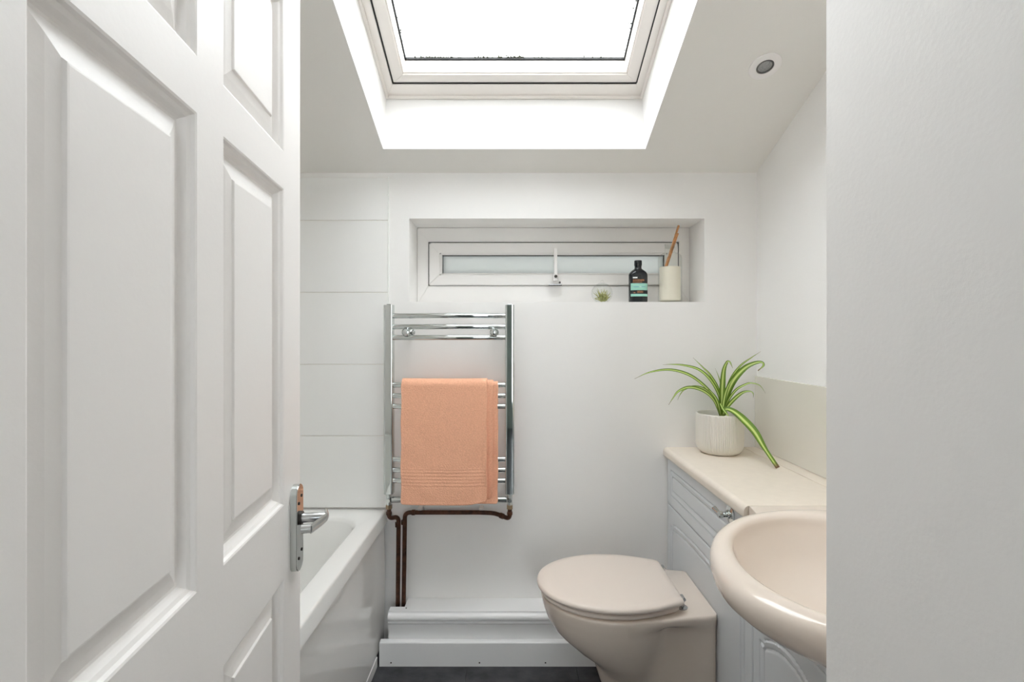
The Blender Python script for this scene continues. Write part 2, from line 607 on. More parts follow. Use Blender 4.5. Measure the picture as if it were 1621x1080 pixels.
# moss and drip specks on the outside of the pane, along the lower edge
bm = bmesh.new()
for k in range(260):
    if k < 215:
        x = random.choice((random.uniform(gx0 + 0.02, gx1 - 0.01), random.gauss(-0.28, 0.05), random.gauss(-0.02, 0.06)))
        a = ga0 + 0.004 + abs(random.gauss(0, 0.004))
    else:
        x = random.choice((gx0 + 0.006 + abs(random.gauss(0, 0.006)), gx1 - 0.006 - abs(random.gauss(0, 0.005))))
        a = random.uniform(ga0 + 0.02, ga0 + 0.35)
    if not gx0 < x < gx1:
        continue
    r = random.uniform(0.0010, 0.0036)
    c = SL(x, a, 0.2938) - W1
    bmesh.ops.create_icosphere(bm, subdivisions=1, radius=r, matrix=Matrix.Translation(c))
tag(bm_obj('moss_specks', bm, M_dirt, win1), kind='stuff')

# ---- niche window -----------------------------------------------------------
win2 = tag(empty('window_2', (0.178, 2.14, NZ0)), 'narrow white framed frosted window set in the wall niche', 'window', kind='structure')
W2 = win2.location.copy()


def wrect(name, x0, x1, z0, z1, wl_, wr_, wt_, wb_, y0, y1, m, parent, cham=0.003):
    X0, X1, Z0, Z1 = x0 + wl_, x1 - wr_, z0 + wb_, z1 - wt_
    bars = [[(x0, z0), (x1, z0), (X1, Z0), (X0, Z0)], [(x0, z1), (x1, z1), (X1, Z1), (X0, Z1)],
            [(x0, z0), (x0, z1), (X0, Z1), (X0, Z0)], [(x1, z0), (x1, z1), (X1, Z1), (X1, Z0)]]
    for b in bars:
        vq = [Vector((x, y0, z)) - W2 for x, z in b] + [Vector((x, y1, z)) - W2 for x, z in b]
        o = obj(name, vq, [(0, 1, 2, 3), (7, 6, 5, 4), (0, 1, 5, 4), (1, 2, 6, 5), (2, 3, 7, 6), (3, 0, 4, 7)], m, parent)
        bm = bmesh.new()
        bm.from_mesh(o.data)
        bmesh.ops.bevel(bm, geom=list(bm.edges), offset=cham, segments=2, affect='EDGES')
        bm.to_mesh(o.data)
        bm.free()


e = 0.001
wrect('frame', NX0 + e, NX1 - e, NZ0 + e, NZ1 - e, 0.050, 0.050, 0.064, 0.080, 2.140, 2.200, M_upvc, win2, 0.0025)
wrect('sash_gasket', -0.3580, 0.7140, 1.4450, 1.6328, 0.0024, 0.0024, 0.0027, 0.0008, 2.1368, 2.139, M_gap, win2, 0.0001)
wrect('sash', -0.3555, 0.7115, 1.446, 1.630, 0.049, 0.049, 0.047, 0.047, 2.135, 2.190, M_upvc, win2, 0.004)
wrect('glazing_bead', -0.3075, 0.6635, 1.494, 1.584, 0.008, 0.008, 0.006, 0.006, 2.141, 2.185, M_upvc, win2, 0.0015)
wrect('glass_seal', -0.3005, 0.6565, 1.499, 1.5790, 0.003, 0.003, 0.0035, 0.0012, 2.150, 2.18, M_gap, win2, 0.0002)
box('pane', Vector((-0.299, 2.157, 1.500)) - W2, Vector((0.655, 2.163, 1.578)) - W2, M_frost, win2)
# espagnolette style handle: upright grip over the glass, pivot and catch plate on the lower sash
hx = 0.184
hd = tag(box('handle', Vector((hx - 0.0075, 2.098, 1.492)) - W2, Vector((hx + 0.0065, 2.110, 1.600)) - W2, M_clip, win2, 0.003, 3))
box('handle_pivot', Vector((hx - 0.009, 2.100, 1.464)) - W2, Vector((hx + 0.009, 2.1348, 1.494)) - W2, M_clip, win2, 0.003, 3)
lathe('handle_hole', [(0.0, 0), (0.0065, 0), (0.0065, 0.004), (0.0, 0.004)], M_screw, win2, 16, Vector((hx, 2.097, 1.477)) - W2 + Vector((0, 0.0005, 0.004)), Matrix.Rotation(math.radians(90), 3, 'X'))
box('catch_plate', Vector((hx - 0.030, 2.104, 1.4455)) - W2, Vector((hx + 0.028, 2.1348, 1.449)) - W2, M_satin, win2, 0.001, 2)
box('catch_shadow', Vector((hx - 0.028, 2.1035, 1.4442)) - W2, Vector((hx + 0.026, 2.110, 1.4454)) - W2, M_screw, win2)  # dark strip painting the shadow under the catch plate
lathe('catch_screw', [(0.0, 0), (0.0045, 0), (0.0045, 0.003), (0, 0.003)], M_dgrey, win2, 12, Vector((hx + 0.020, 2.1345, 1.459)) - W2, Matrix.Rotation(math.radians(90), 3, 'X'))

# ---- outside world beyond the windows -------------------------------------
tag(box('ground', (-15, 2.3, -0.35), (15, 25, -0.2), M_ground), 'ground outside behind the frosted window', 'ground', kind='structure')
tag(box('wall_sky_blocker', (-5, 2.95, -0.2), (5, 3.15, 2.2), M_brick), 'unseen wall added outside the frosted window to dim its daylight', 'wall', kind='structure')  # unseen, added to block part of the sky from the frosted pane

# ---- skirting boxing along the back wall ------------------------------------
base = tag(empty('baseboard_back', (0.1, 1.87, 0)), 'white boxed-in double skirting along the back wall', 'skirting', kind='structure')
B0 = base.location.copy()
BX1 = 0.612


def skirt(name, pts, x0, x1, m, parent):
    pts2 = [(y - B0.y, z - B0.z) for y, z in pts]
    return prism(name, pts2, 'x', x0 - B0.x, x1 - B0.x, m, parent, True)


# top lid of the boxing with a cut-out for the pipes
ZT = 0.1905
skirt('lid_board', [(1.9005, ZT - 0.012), (1.979, ZT - 0.012), (1.979, ZT), (1.9005, ZT)], -0.412, BX1, M_trim, base)
skirt('lid_board', [(1.9005, ZT - 0.012), (1.915, ZT - 0.012), (1.915, ZT), (1.9005, ZT)], -0.466, -0.4121, M_trim, base)
ys = 1.880
upper = [(ys, 0.05), (ys, 0.143), (ys - 0.003, 0.145), (ys - 0.0045, 0.149), (ys - 0.003, 0.153), (ys - 0.0005, 0.155)]
for k in range(9):
    a = -math.pi / 2 + math.pi * k / 8
    upper.append((ys - 0.001 - 0.012 * math.cos(a), 0.170 + 0.0135 * math.sin(a)))
upper += [(ys + 0.0015, 0.1865), (ys + 0.0015, ZT + 0.0006), (ys + 0.02, ZT + 0.0006), (ys + 0.02, 0.05)]
skirt('upper_skirting', upper, -0.466, BX1, M_trim, base)
yl = 1.8555
lower = [(yl, 0.0), (yl, 0.084), (yl + 0.002, 0.0875), (yl + 0.005, 0.089), (1.8790, 0.089), (1.8790, 0.0)]
skirt('lower_skirting', lower, -0.4935, BX1, M_trim, base)
for px in (619, 759, 863.5):
    p = P(px, 1049.5, yl)
    lathe('screw', [(0, 0), (0.0028, 0), (0.0028, 0.002), (0, 0.002)], M_screw, base, 10, Vector((p.x, yl + 0.0012, p.z)) - B0, Matrix.Rotation(math.radians(90), 3, 'X'))
for px, yy in ((643, 1.905), (660, 1.975)):
    pz = ZT if yy < 1.95 else 0.205
    x = (px - CX) / F * yy
    if yy < 1.95:
        lathe('screw', [(0, 0), (0.0025, 0), (0.0025, 0.0015), (0, 0.0015)], M_screw, base, 10, Vector((x, yy, ZT - 0.0005)) - B0)

# ================================================================== the open panelled door
LATCH = Vector((-0.4056, 0.955, 0))
DW = 0.711
ang = math.radians(6.85)
ddir = Vector((-math.sin(ang), math.cos(ang), 0))
HIN = LATCH - ddir * DW
door = tag(empty('door_1', HIN, math.radians(90) + ang), 'white six-panel wooden door swung open on the left', 'door', kind='structure')
DH = 1.915
DT = 0.036
DZ0 = 0.012
st, pw, mu = 0.092, 0.2305, 0.066
cols = [(st, st + pw), (st + pw + mu, st + 2 * pw + mu)]
zrows = [(0.215, 0.806), (0.934, 1.481), (1.545, 1.808)]


def dbox(name, x0, x1, z0, z1):
    bm = bmesh.new()
    bm_box(bm, (x0, 0, z0), (x1, DT, z1), 0.0)
    return bm_obj(name, bm, M_door, door)


dbox('stile', 0, st, DZ0, DH)
dbox('stile', DW - st, DW, DZ0, DH)
zl = [DZ0] + [z for r in zrows for z in r] + [DH]
for k in range(0, len(zl), 2):
    dbox('rail', st, DW - st, zl[k], zl[k + 1])
for z0, z1 in zrows:
    dbox('muntin', st + pw, st + pw + mu, z0, z1)
PP = [(0.0, 0.0), (0.0025, 0.0012), (0.0045, 0.0050), (0.0085, 0.0075), (0.0115, 0.0125), (0.0135, 0.0150), (0.0165, 0.0155),
      (0.0300, 0.0105), (0.0420, 0.0075), (0.0440, 0.0048), (0.0460, 0.0045)]
for x0, x1 in cols:
    for z0, z1 in zrows:
        rings = []
        for s, y in PP:
            rings.append([Vector((x0 + s, y, z0 + s)), Vector((x1 - s, y, z0 + s)), Vector((x1 - s, y, z1 - s)), Vector((x0 + s, y, z1 - s))])
        back = [[Vector((p.x, DT - p.y, p.z)) for p in r] for r in rings]
        rr = back[::-1] + rings
        vq, fq = loft(rr, True, True, True)
        o = obj('panel', vq, fq, M_door, door)
# lever handle on a long back plate
hz = 0.893
tc_ = DW - 0.040


def plate_outline(w, z0, z1, n=8):
    pts = []
    r = w / 2
    for k in range(n + 1):
        a = math.pi * k / n
        pts.append((tc_ + r * math.cos(a), z1 - r * 0.75 + r * 0.75 * math.sin(a)))
    for k in range(n + 1):
        a = math.pi + math.pi * k / n
        pts.append((tc_ + r * math.cos(a), z0 + r * 0.75 + r * 0.75 * math.sin(a)))
    return pts


hdl = prism('handle', plate_outline(0.040, 0.797, 0.955), 'y', -0.012, -0.0002, M_chrome, door)
bm = bmesh.new()
bm.from_mesh(hdl.data)
bmesh.ops.bevel(bm, geom=[e_ for e_ in bm.edges if abs(e_.verts[0].co.y + 0.012) < 1e-5 and abs(e_.verts[1].co.y + 0.012) < 1e-5], offset=0.0012, segments=2, affect='EDGES')
bm.to_mesh(hdl.data)
bm.free()
tag(hdl, 'chrome lever handle back plate')
rx90 = Matrix.Rotation(math.radians(90), 3, 'X')
lathe('handle_collar', [(0, 0), (0.0125, 0), (0.0125, 0.004), (0, 0.004)], M_screw, hdl, 20, (tc_, -0.012, hz), rx90)
lathe('spindle', [(0, 0), (0.0088, 0), (0.0088, 0.041), (0.0078, 0.043), (0, 0.043)], M_satin, hdl, 24, (tc_, -0.014, hz), rx90)
# flat curved lever blade running back toward the hinge and ending in a short return
path = [(tc_ + 0.009, -0.056, hz + 0.004), (tc_ - 0.004, -0.060, hz + 0.003), (tc_ - 0.022, -0.056, hz + 0.001), (tc_ - 0.042, -0.050, hz), (tc_ - 0.058, -0.046, hz)]
path = catmull(path, 5)
rings = []
for p, (tt, nn, bb) in zip(path, frames(path)):
    up = Vector((0, 0, 1))
    side = tt.cross(up).normalized()
    ring = []
    for k in range(12):
        a = 2 * math.pi * k / 12
        ring.append(p + up * 0.0085 * math.cos(a) + side * 0.0030 * math.sin(a))
    rings.append(ring)
vq, fq = loft(rings, True, True, True)
sharp(obj('lever', vq, fq, M_satin, hdl), 60)
tube('lever_return', [(tc_ - 0.054, -0.0465, hz), (tc_ - 0.055, -0.030, hz)], 0.0078, M_satin, hdl)
for zz, xo in ((0.932, 0.008), (0.922, -0.008), (0.832, 0.009), (0.822, -0.008)):
    lathe('plate_screw', [(0, 0), (0.0028, 0), (0.0028, 0.0012), (0, 0.0012)], M_screw, hdl, 10, (tc_ + xo, -0.012, zz), rx90)

# ================================================================== bath
bath = tag(empty('bathtub', (-0.85, 1.12, 0)), 'white acrylic bathtub with a glossy side panel behind the door', 'bathtub')
T0 = bath.location.copy()
RZ = 0.548


def rrect(x0, x1, y0, y1, r, z, n=8):
    pts = []
    for cx, cy, a0 in ((x1 - r, y1 - r, 0), (x0 + r, y1 - r, 90), (x0 + r, y0 + r, 180), (x1 - r, y0 + r, 270)):
        for k in range(n + 1):
            a = math.radians(a0 + 90 * k / n)
            pts.append(Vector((cx + r * math.cos(a), cy + r * math.sin(a), z)))
    return pts


bx0, bx1, by0, by1 = XL + 0.001, -0.494, 0.275, YB - 0.0095
rings = [
    rrect(bx0, bx1 + 0.004, by0, by1, 0.010, RZ - 0.048),
    rrect(bx0, bx1, by0, by1, 0.010, RZ - 0.008),
    rrect(bx0 + 0.002, bx1 - 0.002, by0, by1 - 0.002, 0.010, RZ - 0.002),
    rrect(bx0 + 0.008, bx1 - 0.008, by0 + 0.006, by1 - 0.008, 0.010, RZ),
    rrect(bx0 + 0.050, bx1 - 0.062, by0 + 0.075, by1 - 0.088, 0.105, RZ),
    rrect(bx0 + 0.056, bx1 - 0.070, by0 + 0.083, by1 - 0.096, 0.105, RZ - 0.003),
    rrect(bx0 + 0.060, bx1 - 0.076, by0 + 0.090, by1 - 0.102, 0.105, RZ - 0.014),
    rrect(bx0 + 0.075, bx1 - 0.090, by0 + 0.120, by1 - 0.125, 0.11, RZ - 0.15),
    rrect(bx0 + 0.100, bx1 - 0.115, by0 + 0.200, by1 - 0.170, 0.12, RZ - 0.34),
    rrect(bx0 + 0.150, bx1 - 0.160, by0 + 0.280, by1 - 0.240, 0.10, RZ - 0.395),
]
vq, fq = loft([[p - T0 for p in r] for r in rings], True, False, True)
sharp(obj('tub', vq, fq, M_bath, bath), 60)
# glossy side panel: very slightly twisted sheet, as thin acrylic panels are
ny, nz = 36, 14
rings = []
for i in range(ny + 1):
    y = by0 + 0.002 + (by1 - by0 - 0.006) * i / ny
    s = by1 - y
    row = []
    for k in range(nz + 1):
        z = 0.040 + (RZ - 0.050 - 0.041) * k / nz
        q = (z - 0.27)
        dx = -0.055 * q * min(s, 0.8) ** 1.0 * 0.9
        bow = 0.004 * math.cos(q / 0.46 * math.pi)
        row.append(Vector((-0.5040 + dx + bow, y, z)) - T0)
    rings.append(row)
vq, fq = loft(rings, False)
back = [p - Vector((0.004, 0, 0)) for p in vq]
n0 = len(vq)
fq2 = fq + [tuple(i + n0 for i in f[::-1]) for f in fq]
o = obj('side_panel', vq + back, fq2, M_panel, bath, True)
box('plinth_strip', Vector((-0.512, by0, 0.0)) - T0, Vector((-0.499, 1.854, 0.039)) - T0, M_panel, bath, 0.003, 2)

# ================================================================== towel radiator
rad = tag(empty('towel_radiator', (-0.24, 1.905, 0.62)), 'chrome ladder towel radiator on the back wall below the window', 'radiator')
R0 = rad.location.copy()
YR = 1.905
xl, xr = -0.4695, -0.0085
ztop = CH + (HY - 483) / F * YR
zbot = CH + (HY - 781) / F * YR


def upright(xc):
    pts = []
    w = 0.0175
    for k in range(25):
        a = math.pi + math.pi * k / 24
        c, s_ = math.cos(a), math.sin(a)
        pts.append((xc + w * math.copysign(abs(c) ** 0.4, c), YR - 0.006 + 0.010 * math.copysign(abs(s_) ** 0.4, s_)))
    pts += [(xc + w, YR + 0.014), (xc + w - 0.003, YR + 0.017), (xc - w + 0.003, YR + 0.017), (xc - w, YR + 0.014)]
    pts = [(x - R0.x, y - R0.y) for x, y in pts]
    o = prism('upright', pts, 'z', zbot - R0.z, ztop - R0.z, M_chrome, rad, True)
    box('end_cap', Vector((xc - 0.008, YR - 0.006, ztop)) - R0, Vector((xc + 0.008, YR + 0.008, ztop + 0.004)) - R0, M_chrome, rad, 0.0015, 2)


upright(xl)
upright(xr)
BOW = 0.022


def bow(x):
    q = (x - (xl + xr) / 2) / ((xr - xl) / 2)
    return BOW * (1 - q * q)


bar_rows = [500, 517.5, 534.5, 610, 627, 644, 728, 745, 762]
bz = []
for py in bar_rows:
    z = CH - (py - HY) / F * 1.89
    bz.append(z)
    pts = []
    for k in range(25):
        x = xl + 0.014 + (xr - xl - 0.028) * k / 24
        pts.append(Vector((x, YR - bow(x), z)) - R0)
    tube('bar', pts, 0.0098, M_chrome, rad, 18)
# wall brackets between the top bars: rose against the wall, stem and round clamp knob in front
for px in (642, 781.5):
    x = (px - CX) / F * 1.875
    z = CH - (526 - HY) / F * 1.875
    yb = YR - bow(x)
    br = lathe('bracket', [(0, 0), (0.0165, 0), (0.0165, 0.006), (0.007, 0.010), (0.007, YB - yb - 0.004), (0, YB - yb - 0.004)], M_chrome, rad, 24,
               Vector((x, YB - 0.0005, z)) - R0, rx90)
    lathe('clamp_knob', [(0, 0), (0.0125, 0), (0.0148, 0.003), (0.0148, 0.012), (0.011, 0.017), (0.004, 0.0185), (0, 0.0185)], M_chrome, br, 28,
          Vector((x, yb - 0.006, z)) - R0, rx90)
# bottom connecting bar with angled valves
zv = CH - (791 - HY) / F * YR
tube('valve_bar', [Vector((xl + 0.0117, YR, zv)) - R0, Vector((xr - 0.0117, YR, zv)) - R0], 0.0115, M_chrome, rad, 18)
for xc, sg in ((xl, 1), (xr, -1)):
    tube('valve', [Vector((xc, YR, zbot - 0.0002)) - R0, Vector((xc, YR, zbot - 0.003)) - R0, Vector((xc, YR, zbot - 0.0032)) - R0, Vector((xc, YR, zv - 0.020)) - R0],
         [0.0155, 0.0155, 0.0095, 0.0095], M_chrome, rad, 20)
    tube('valve_nut', [Vector((xc, YR, zv - 0.0205)) - R0, Vector((xc, YR, zv - 0.035)) - R0], 0.0125, M_brass, rad, 6)
    tube('valve_cap', [Vector((xc, YR - 0.008, zv)) - R0, Vector((xc, YR - 0.019, zv)) - R0], 0.0075, M_chrome, rad, 16)

# ---- copper pipes -----------------------------------------------------------
zn = zv - 0.0355
RP = 0.0084


def coupling(parent, a, b, r=0.0106):
    tube('fitting', [a, b], r, M_pipe, parent, 16)


def pipe(nodes, label, clips=(), fits=()):
    o = empty('heating_pipe', nodes[-1])
    q = Vector(nodes[-1])
    tag(o, label, 'pipe', 'copper heating pipes under the radiator')
    tube('tube', [p - q for p in fillet(nodes, 0.022, 7)], RP, M_pipe, o, 16)
    for a, b in fits:
        coupling(o, Vector(a) - q, Vector(b) - q)
    for c in clips:
        c = Vector(c)
        bm = bmesh.new()
        bm_box(bm, c + Vector((-0.009, -0.004, 0.0085)) - q, c + Vector((0.009, YB - c.y - 0.0005, 0.0165)) - q, 0.002, 2)
        bm_box(bm, c + Vector((-0.009, 0.0108, -0.008)) - q, c + Vector((0.009, YB - c.y - 0.0005, 0.0085)) - q, 0.001, 1)
        bm_obj('pipe_clip', bm, M_clip, o)
    return o


YPp = 1.945
PL = lambda px, py, d=YPp: P(px, py, d)
zlow = ZT - 0.03
lp = [(xl, YR, zn), (xl, YR, PL(0, 821, YR).z), (PL(631, 0).x, YPp, PL(0, 818).z), (PL(629.6, 0).x, YPp, zlow)]
lp = [Vector(p) for p in lp]
pipe(lp, 'short brown copper pipe dropping from the left radiator valve',
     fits=[(lp[0] + Vector((0, 0, -0.012)), lp[0] + Vector((0, 0, -0.022))), (Vector((lp[3].x + 0.0005, YPp, PL(0, 827).z)), Vector((lp[3].x + 0.0005, YPp, PL(0, 834).z)))])
hzp = PL(0, 811.5).z
rp = [(xr, YR, zn), (xr, YR, PL(0, 822, YR).z), (PL(783, 0).x, YPp, PL(0, 812.5).z), (PL(760, 0).x, YPp, hzp), (PL(641.0, 0).x, YPp, hzp), (PL(638.9, 0).x, YPp, zlow)]
rp = [Vector(p) for p in rp]
pipe(rp, 'long brown copper pipe running across below the radiator then down',
     clips=[(PL(664.5, 0).x, YPp, hzp), (PL(762, 0).x, YPp, hzp)],
     fits=[(rp[0] + Vector((0, 0, -0.012)), rp[0] + Vector((0, 0, -0.022))),
           (Vector((PL(652, 0).x, YPp, hzp)), Vector((PL(657, 0).x, YPp, hzp))),
           (Vector((rp[5].x + 0.0008, YPp, PL(0, 824).z)), Vector((rp[5].x + 0.0008, YPp, PL(0, 830).z))),
           (rp[1] + (rp[2] - rp[1]) * 0.42, rp[1] + (rp[2] - rp[1]) * 0.62)])

# ================================================================== towel
towel = tag(empty('towel', (-0.24, 1.87, 0.60)), 'peach terry towel folded over the chrome radiator', 'towel')
TW = towel.location.copy()
zb = bz[3]


def towel_layer(name, pxl, pxr, py_l, py_r, off, band, seed, backlen):
    rnd = random.Random(seed)
    ph = [rnd.uniform(0, 6.28) for _ in range(6)]
    dref = 1.868
    xa, xb = (pxl - CX) / F * dref, (pxr - CX) / F * dref
    nx = 120
    r = 0.0148 + off
    zend = lambda u: CH - ((py_l + (py_r - py_l) * max(0, (u - 0.7) / 0.3) ** 2) - HY) / F * dref
    outer = []
    inner = []
    NF, NA, NB = 170, 14, 60
    for i in range(nx + 1):
        u = i / nx
        x = xa + (xb - xa) * u
        yc = YR - bow(x)
        ze = zend(u)
        # rounded lower left and right corners
        cr = 0.010
        dxl, dxr = x - xa, xb - x
        for dd in (dxl, dxr):
            if dd < cr:
                ze += cr - math.sqrt(max(0, cr * cr - (cr - dd) ** 2))
        lift = 0.007 * max(0.0, 1 - dxr / 0.022) ** 1.5 if off > 0 else 0.0
        col = []
        inn = []
        for k in range(NF + 1):
            tq = k / NF
            z = ze + (zb - ze) * tq
            fr = 1 - tq
            rel = 0.0016 * math.sin(x * 34 + ph[0] + z * 7) * fr + 0.0010 * math.sin(z * 55 + ph[1] + 3 * math.sin(x * 19)) * fr
            fz = 0.0007 * math.sin(x * 820 + 3 * math.sin(z * 130 + ph[2])) * math.sin(z * 760 + 2.5 * math.sin(x * 110 + ph[3]))
            pyv = HY + (CH - z) * F / dref
            if band and 740 < pyv < 771:
                ph_ = (pyv - 740) / 31 * 6
                fz = -0.0006 + 0.0013 * (math.sin(ph_ * 2 * math.pi) * 0.5 + 0.5) * (1 if 0.15 < ph_ < 5.9 else 0.3)
            if pyv > 794 - 2 * (u > 0.8) or u > 0.985 or u < 0.012:
                fz += 0.0008
            y = yc - r - 0.0024 * fr - rel - fz - 0.003 * fr * (0.3 + off * 90) - lift * fr ** 0.5
            col.append(Vector((x + 0.0012 * math.sin(z * 40 + ph[4]), y, z)))
            inn.append(Vector((x + 0.0012 * math.sin(z * 40 + ph[4]), y + 0.0042, z + 0.0002)))
        for k in range(1, NA):
            a = math.pi * k / NA
            col.append(Vector((x, yc - r * math.cos(a), zb + r * math.sin(a))))
            ri = r - 0.0042
            inn.append(Vector((x, yc - ri * math.cos(a), zb + ri * math.sin(a))))
        for k in range(NB + 1):
            z = zb - (backlen) * k / NB
            col.append(Vector((x, yc + r, z)))
            inn.append(Vector((x, yc + r - 0.0042, z)))
        outer.append([p - TW for p in col])
        inner.append([p - TW for p in inn])
    n1 = len(outer[0])
    v1, f1 = loft(outer, False)
    v2, f2 = loft(inner, False)
    N = len(v1)
    faces = f1 + [tuple(N + i for i in f[::-1]) for f in f2]
    nxr = nx + 1
    for i in range(nx):
        a, b = i * n1, (i + 1) * n1
        faces.append((a, b, N + b, N + a))
        a2, b2 = a + n1 - 1, b + n1 - 1
        faces.append((b2, a2, N + a2, N + b2))
    for base_, fl in ((0, False), (nx * n1, True)):
        for k in range(n1 - 1):
            q = (base_ + k, base_ + k + 1, N + base_ + k + 1, N + base_ + k)
            faces.append(q)
    obj(name, v1 + v2, faces, M_towel, towel, True)


towel_layer('back_fold', 636.0, 788.0, 797.5, 799.5, 0.000, False, 3, 0.36)
towel_layer('middle_fold', 635.5, 780.5, 796.5, 788.0, 0.0058, False, 5, 0.20)
towel_layer('front_fold', 635.0, 771.0, 798.0, 792.0, 0.0116, True, 9, 0.10)

# ================================================================== cabinets, worktop
XF = 0.615        # cabinet front faces
WZ = CH - 0.436   # worktop surface


def heightfield_front(name, y0, y1, z0, z1, m, parent, org, rail=0.055, arch=0.0, shoulder=0.03, thick=0.018):
    """cabinet front facing -X with a routed double line; arch > 0 gives a cathedral top"""
    step = 0.0035
    ny_ = max(2, int((y1 - y0) / step))
    nz_ = max(2, int((z1 - z0) / step))

    def top(y):
        yc_ = (y0 + y1) / 2
        hw = (y1 - y0) / 2 - rail
        q = abs(y - yc_) / hw
        if arch <= 0:
            return z1 - rail
        s = 1 - shoulder / hw
        if q > s:
            return z1 - rail - arch
        return z1 - rail - arch + 0.012 + (arch - 0.012) * math.cos(q / s * math.pi / 2) ** 0.8

    def prof_(d):
        # d: distance inside the routed outline
        if d < 0 or d > 0.030:
            return 0.0
        if d < 0.005:
            return 0.0055 * math.sin(d / 0.005 * math.pi)
        if d < 0.011:
            return -0.0022 * math.sin((d - 0.005) / 0.006 * math.pi)
        if d < 0.020:
            return 0.0
        if d < 0.026:
            return 0.0050 * math.sin((d - 0.020) / 0.006 * math.pi)
        return 0.0
    rows_ = []
    for i in range(ny_ + 1):
        y = y0 + (y1 - y0) * i / ny_
        row = []
        for k in range(nz_ + 1):
            z = z0 + (z1 - z0) * k / nz_
            d = min(y - y0 - rail, y1 - rail - y, z - z0 - rail, top(y) - z)
            eb = min(y - y0, y1 - y, z - z0, z1 - z)
            h = prof_(d) + (0.002 if eb < 1e-6 else 0)
            row.append(Vector((XF + h, y, z)) - org)
        rows_.append(row)
    v1, f1 = loft(rows_, False)
    n1 = nz_ + 1
    N = len(v1)
    b = [Vector((XF + thick, y, z)) - org for y in (y0, y1) for z in (z0, z1)]
    faces = list(f1)
    v1 = v1 + b
    # rim
    e0 = [k for k in range(n1)]
    e1 = [ny_ * n1 + k for k in range(n1)]
    s0 = [i * n1 for i in range(ny_ + 1)]
    s1 = [i * n1 + n1 - 1 for i in range(ny_ + 1)]
    faces.append(tuple(e0[::-1] + [N + 0, N + 1][:0] + [N + 0, N + 1]))
    faces.append(tuple(e1 + [N + 3, N + 2]))
    faces.append(tuple(s0 + [N + 2, N + 0]))
    faces.append(tuple(s1[::-1] + [N + 1, N + 3]))
    faces.append((N + 0, N + 2, N + 3, N + 1))
    o = obj(name, v1, faces, m, parent)
    return sharp(o, 60)


YJ = 1.277
cabA = tag(empty('cistern_cabinet', (0.79, 1.63, 0)), 'pale grey fitted cabinet behind the toilet hiding its cistern', 'cabinet')
A0 = cabA.location.copy()
box('carcass', Vector((XF + 0.019, YJ + 0.001, 0)) - A0, Vector((XR - 0.001, YB - 0.001, WZ - 0.0355)) - A0, M_carc, cabA)
heightfield_front('upper_panel', YJ + 0.0015, YB - 0.005, 0.5715, WZ - 0.038, M_cab, cabA, A0, rail=0.040)
heightfield_front('lower_panel', YJ + 0.0015, YB - 0.005, 0.070, 0.5685, M_cab, cabA, A0, rail=0.040, arch=0.03)
box('plinth', Vector((XF + 0.004, YJ + 0.001, 0)) - A0, Vector((XF + 0.018, 1.853, 0.068)) - A0, M_cab, cabA, 0.001, 1)
# chrome flush lever
fl = P(1157, 815, 1.402)
fz = CH - (815 - HY) / F * 1.402
ry = Matrix.Rotation(math.radians(-90), 3, 'Y')
fo = lathe('flush_lever', [(0, 0), (0.0245, 0), (0.0262, 0.002), (0.0262, 0.004), (0.021, 0.0065), (0.013, 0.0085), (0.0115, 0.012), (0.0115, 0.0135), (0, 0.0135)], M_chrome, cabA, 32, Vector((XF, 1.402, fz)) - A0, ry)
tag(fo, 'round chrome flush lever')
lathe('lever_hub', [(0, 0), (0.007, 0), (0.008, 0.010), (0.010, 0.012), (0.010, 0.020), (0.007, 0.023), (0, 0.023)], M_chrome, fo, 24, Vector((XF - 0.0136, 1.402, fz)) - A0, ry)
tube('lever_arm', [Vector((XF - 0.028, 1.402, fz)) - A0, Vector((XF - 0.031, 1.420, fz + 0.003)) - A0, Vector((XF - 0.033, 1.436, fz + 0.006)) - A0], [0.0055, 0.0062, 0.0075], M_chrome, fo)

cabB = tag(empty('vanity_cabinet', (0.79, 0.94, 0)), 'pale grey vanity cabinet with arched door below the basin', 'cabinet')
V0 = cabB.location.copy()
box('carcass', Vector((XF + 0.019, YP + 0.002, 0)) - V0, Vector((XR - 0.001, YJ - 0.001, 0.53)) - V0, M_carc, cabB)
heightfield_front('door', 0.94 + 0.0015, YJ - 0.0015, 0.070, 0.560, M_cab, cabB, V0, rail=0.036, arch=0.05, shoulder=0.022)
heightfield_front('door', YP + 0.002, 0.94 - 0.0015, 0.070, 0.560, M_cab, cabB, V0, rail=0.036, arch=0.05, shoulder=0.022)
box('plinth', Vector((XF + 0.004, YP + 0.002, 0)) - V0, Vector((XF + 0.018, YJ - 0.001, 0.068)) - V0, M_cab, cabB, 0.001, 1)

YD = 1.290        # joint between worktop and basin deck
work = tag(empty('worktop', (0.78, 1.63, WZ - 0.035)), 'cream laminate worktop over the grey cabinets in the corner', 'worktop')
K0 = work.location.copy()
pts = []
xw0 = 0.600
rW = 0.016
for k in range(9):
    a = math.radians(90 + 90 * k / 8)
    pts.append((xw0 + rW + rW * math.cos(a), WZ - rW + rW * math.sin(a)))
pts += [(xw0, WZ - 0.029), (xw0 + 0.002, WZ - 0.033), (xw0 + 0.006, WZ - 0.035), (0.912, WZ - 0.035), (0.912, WZ)]
prism('board', [(x - K0.x, z - K0.z) for x, z in pts], 'y', YD + 0.0015 - K0.y, YB - 0.0005 - K0.y, M_work, work, True)
box('back_strip', Vector((0.9133, YP + 0.002, WZ - 0.035)) - K0, Vector((XR - 0.0005, YB - 0.0005, WZ + 0.001)) - K0, M_work, work, 0.0012, 2)
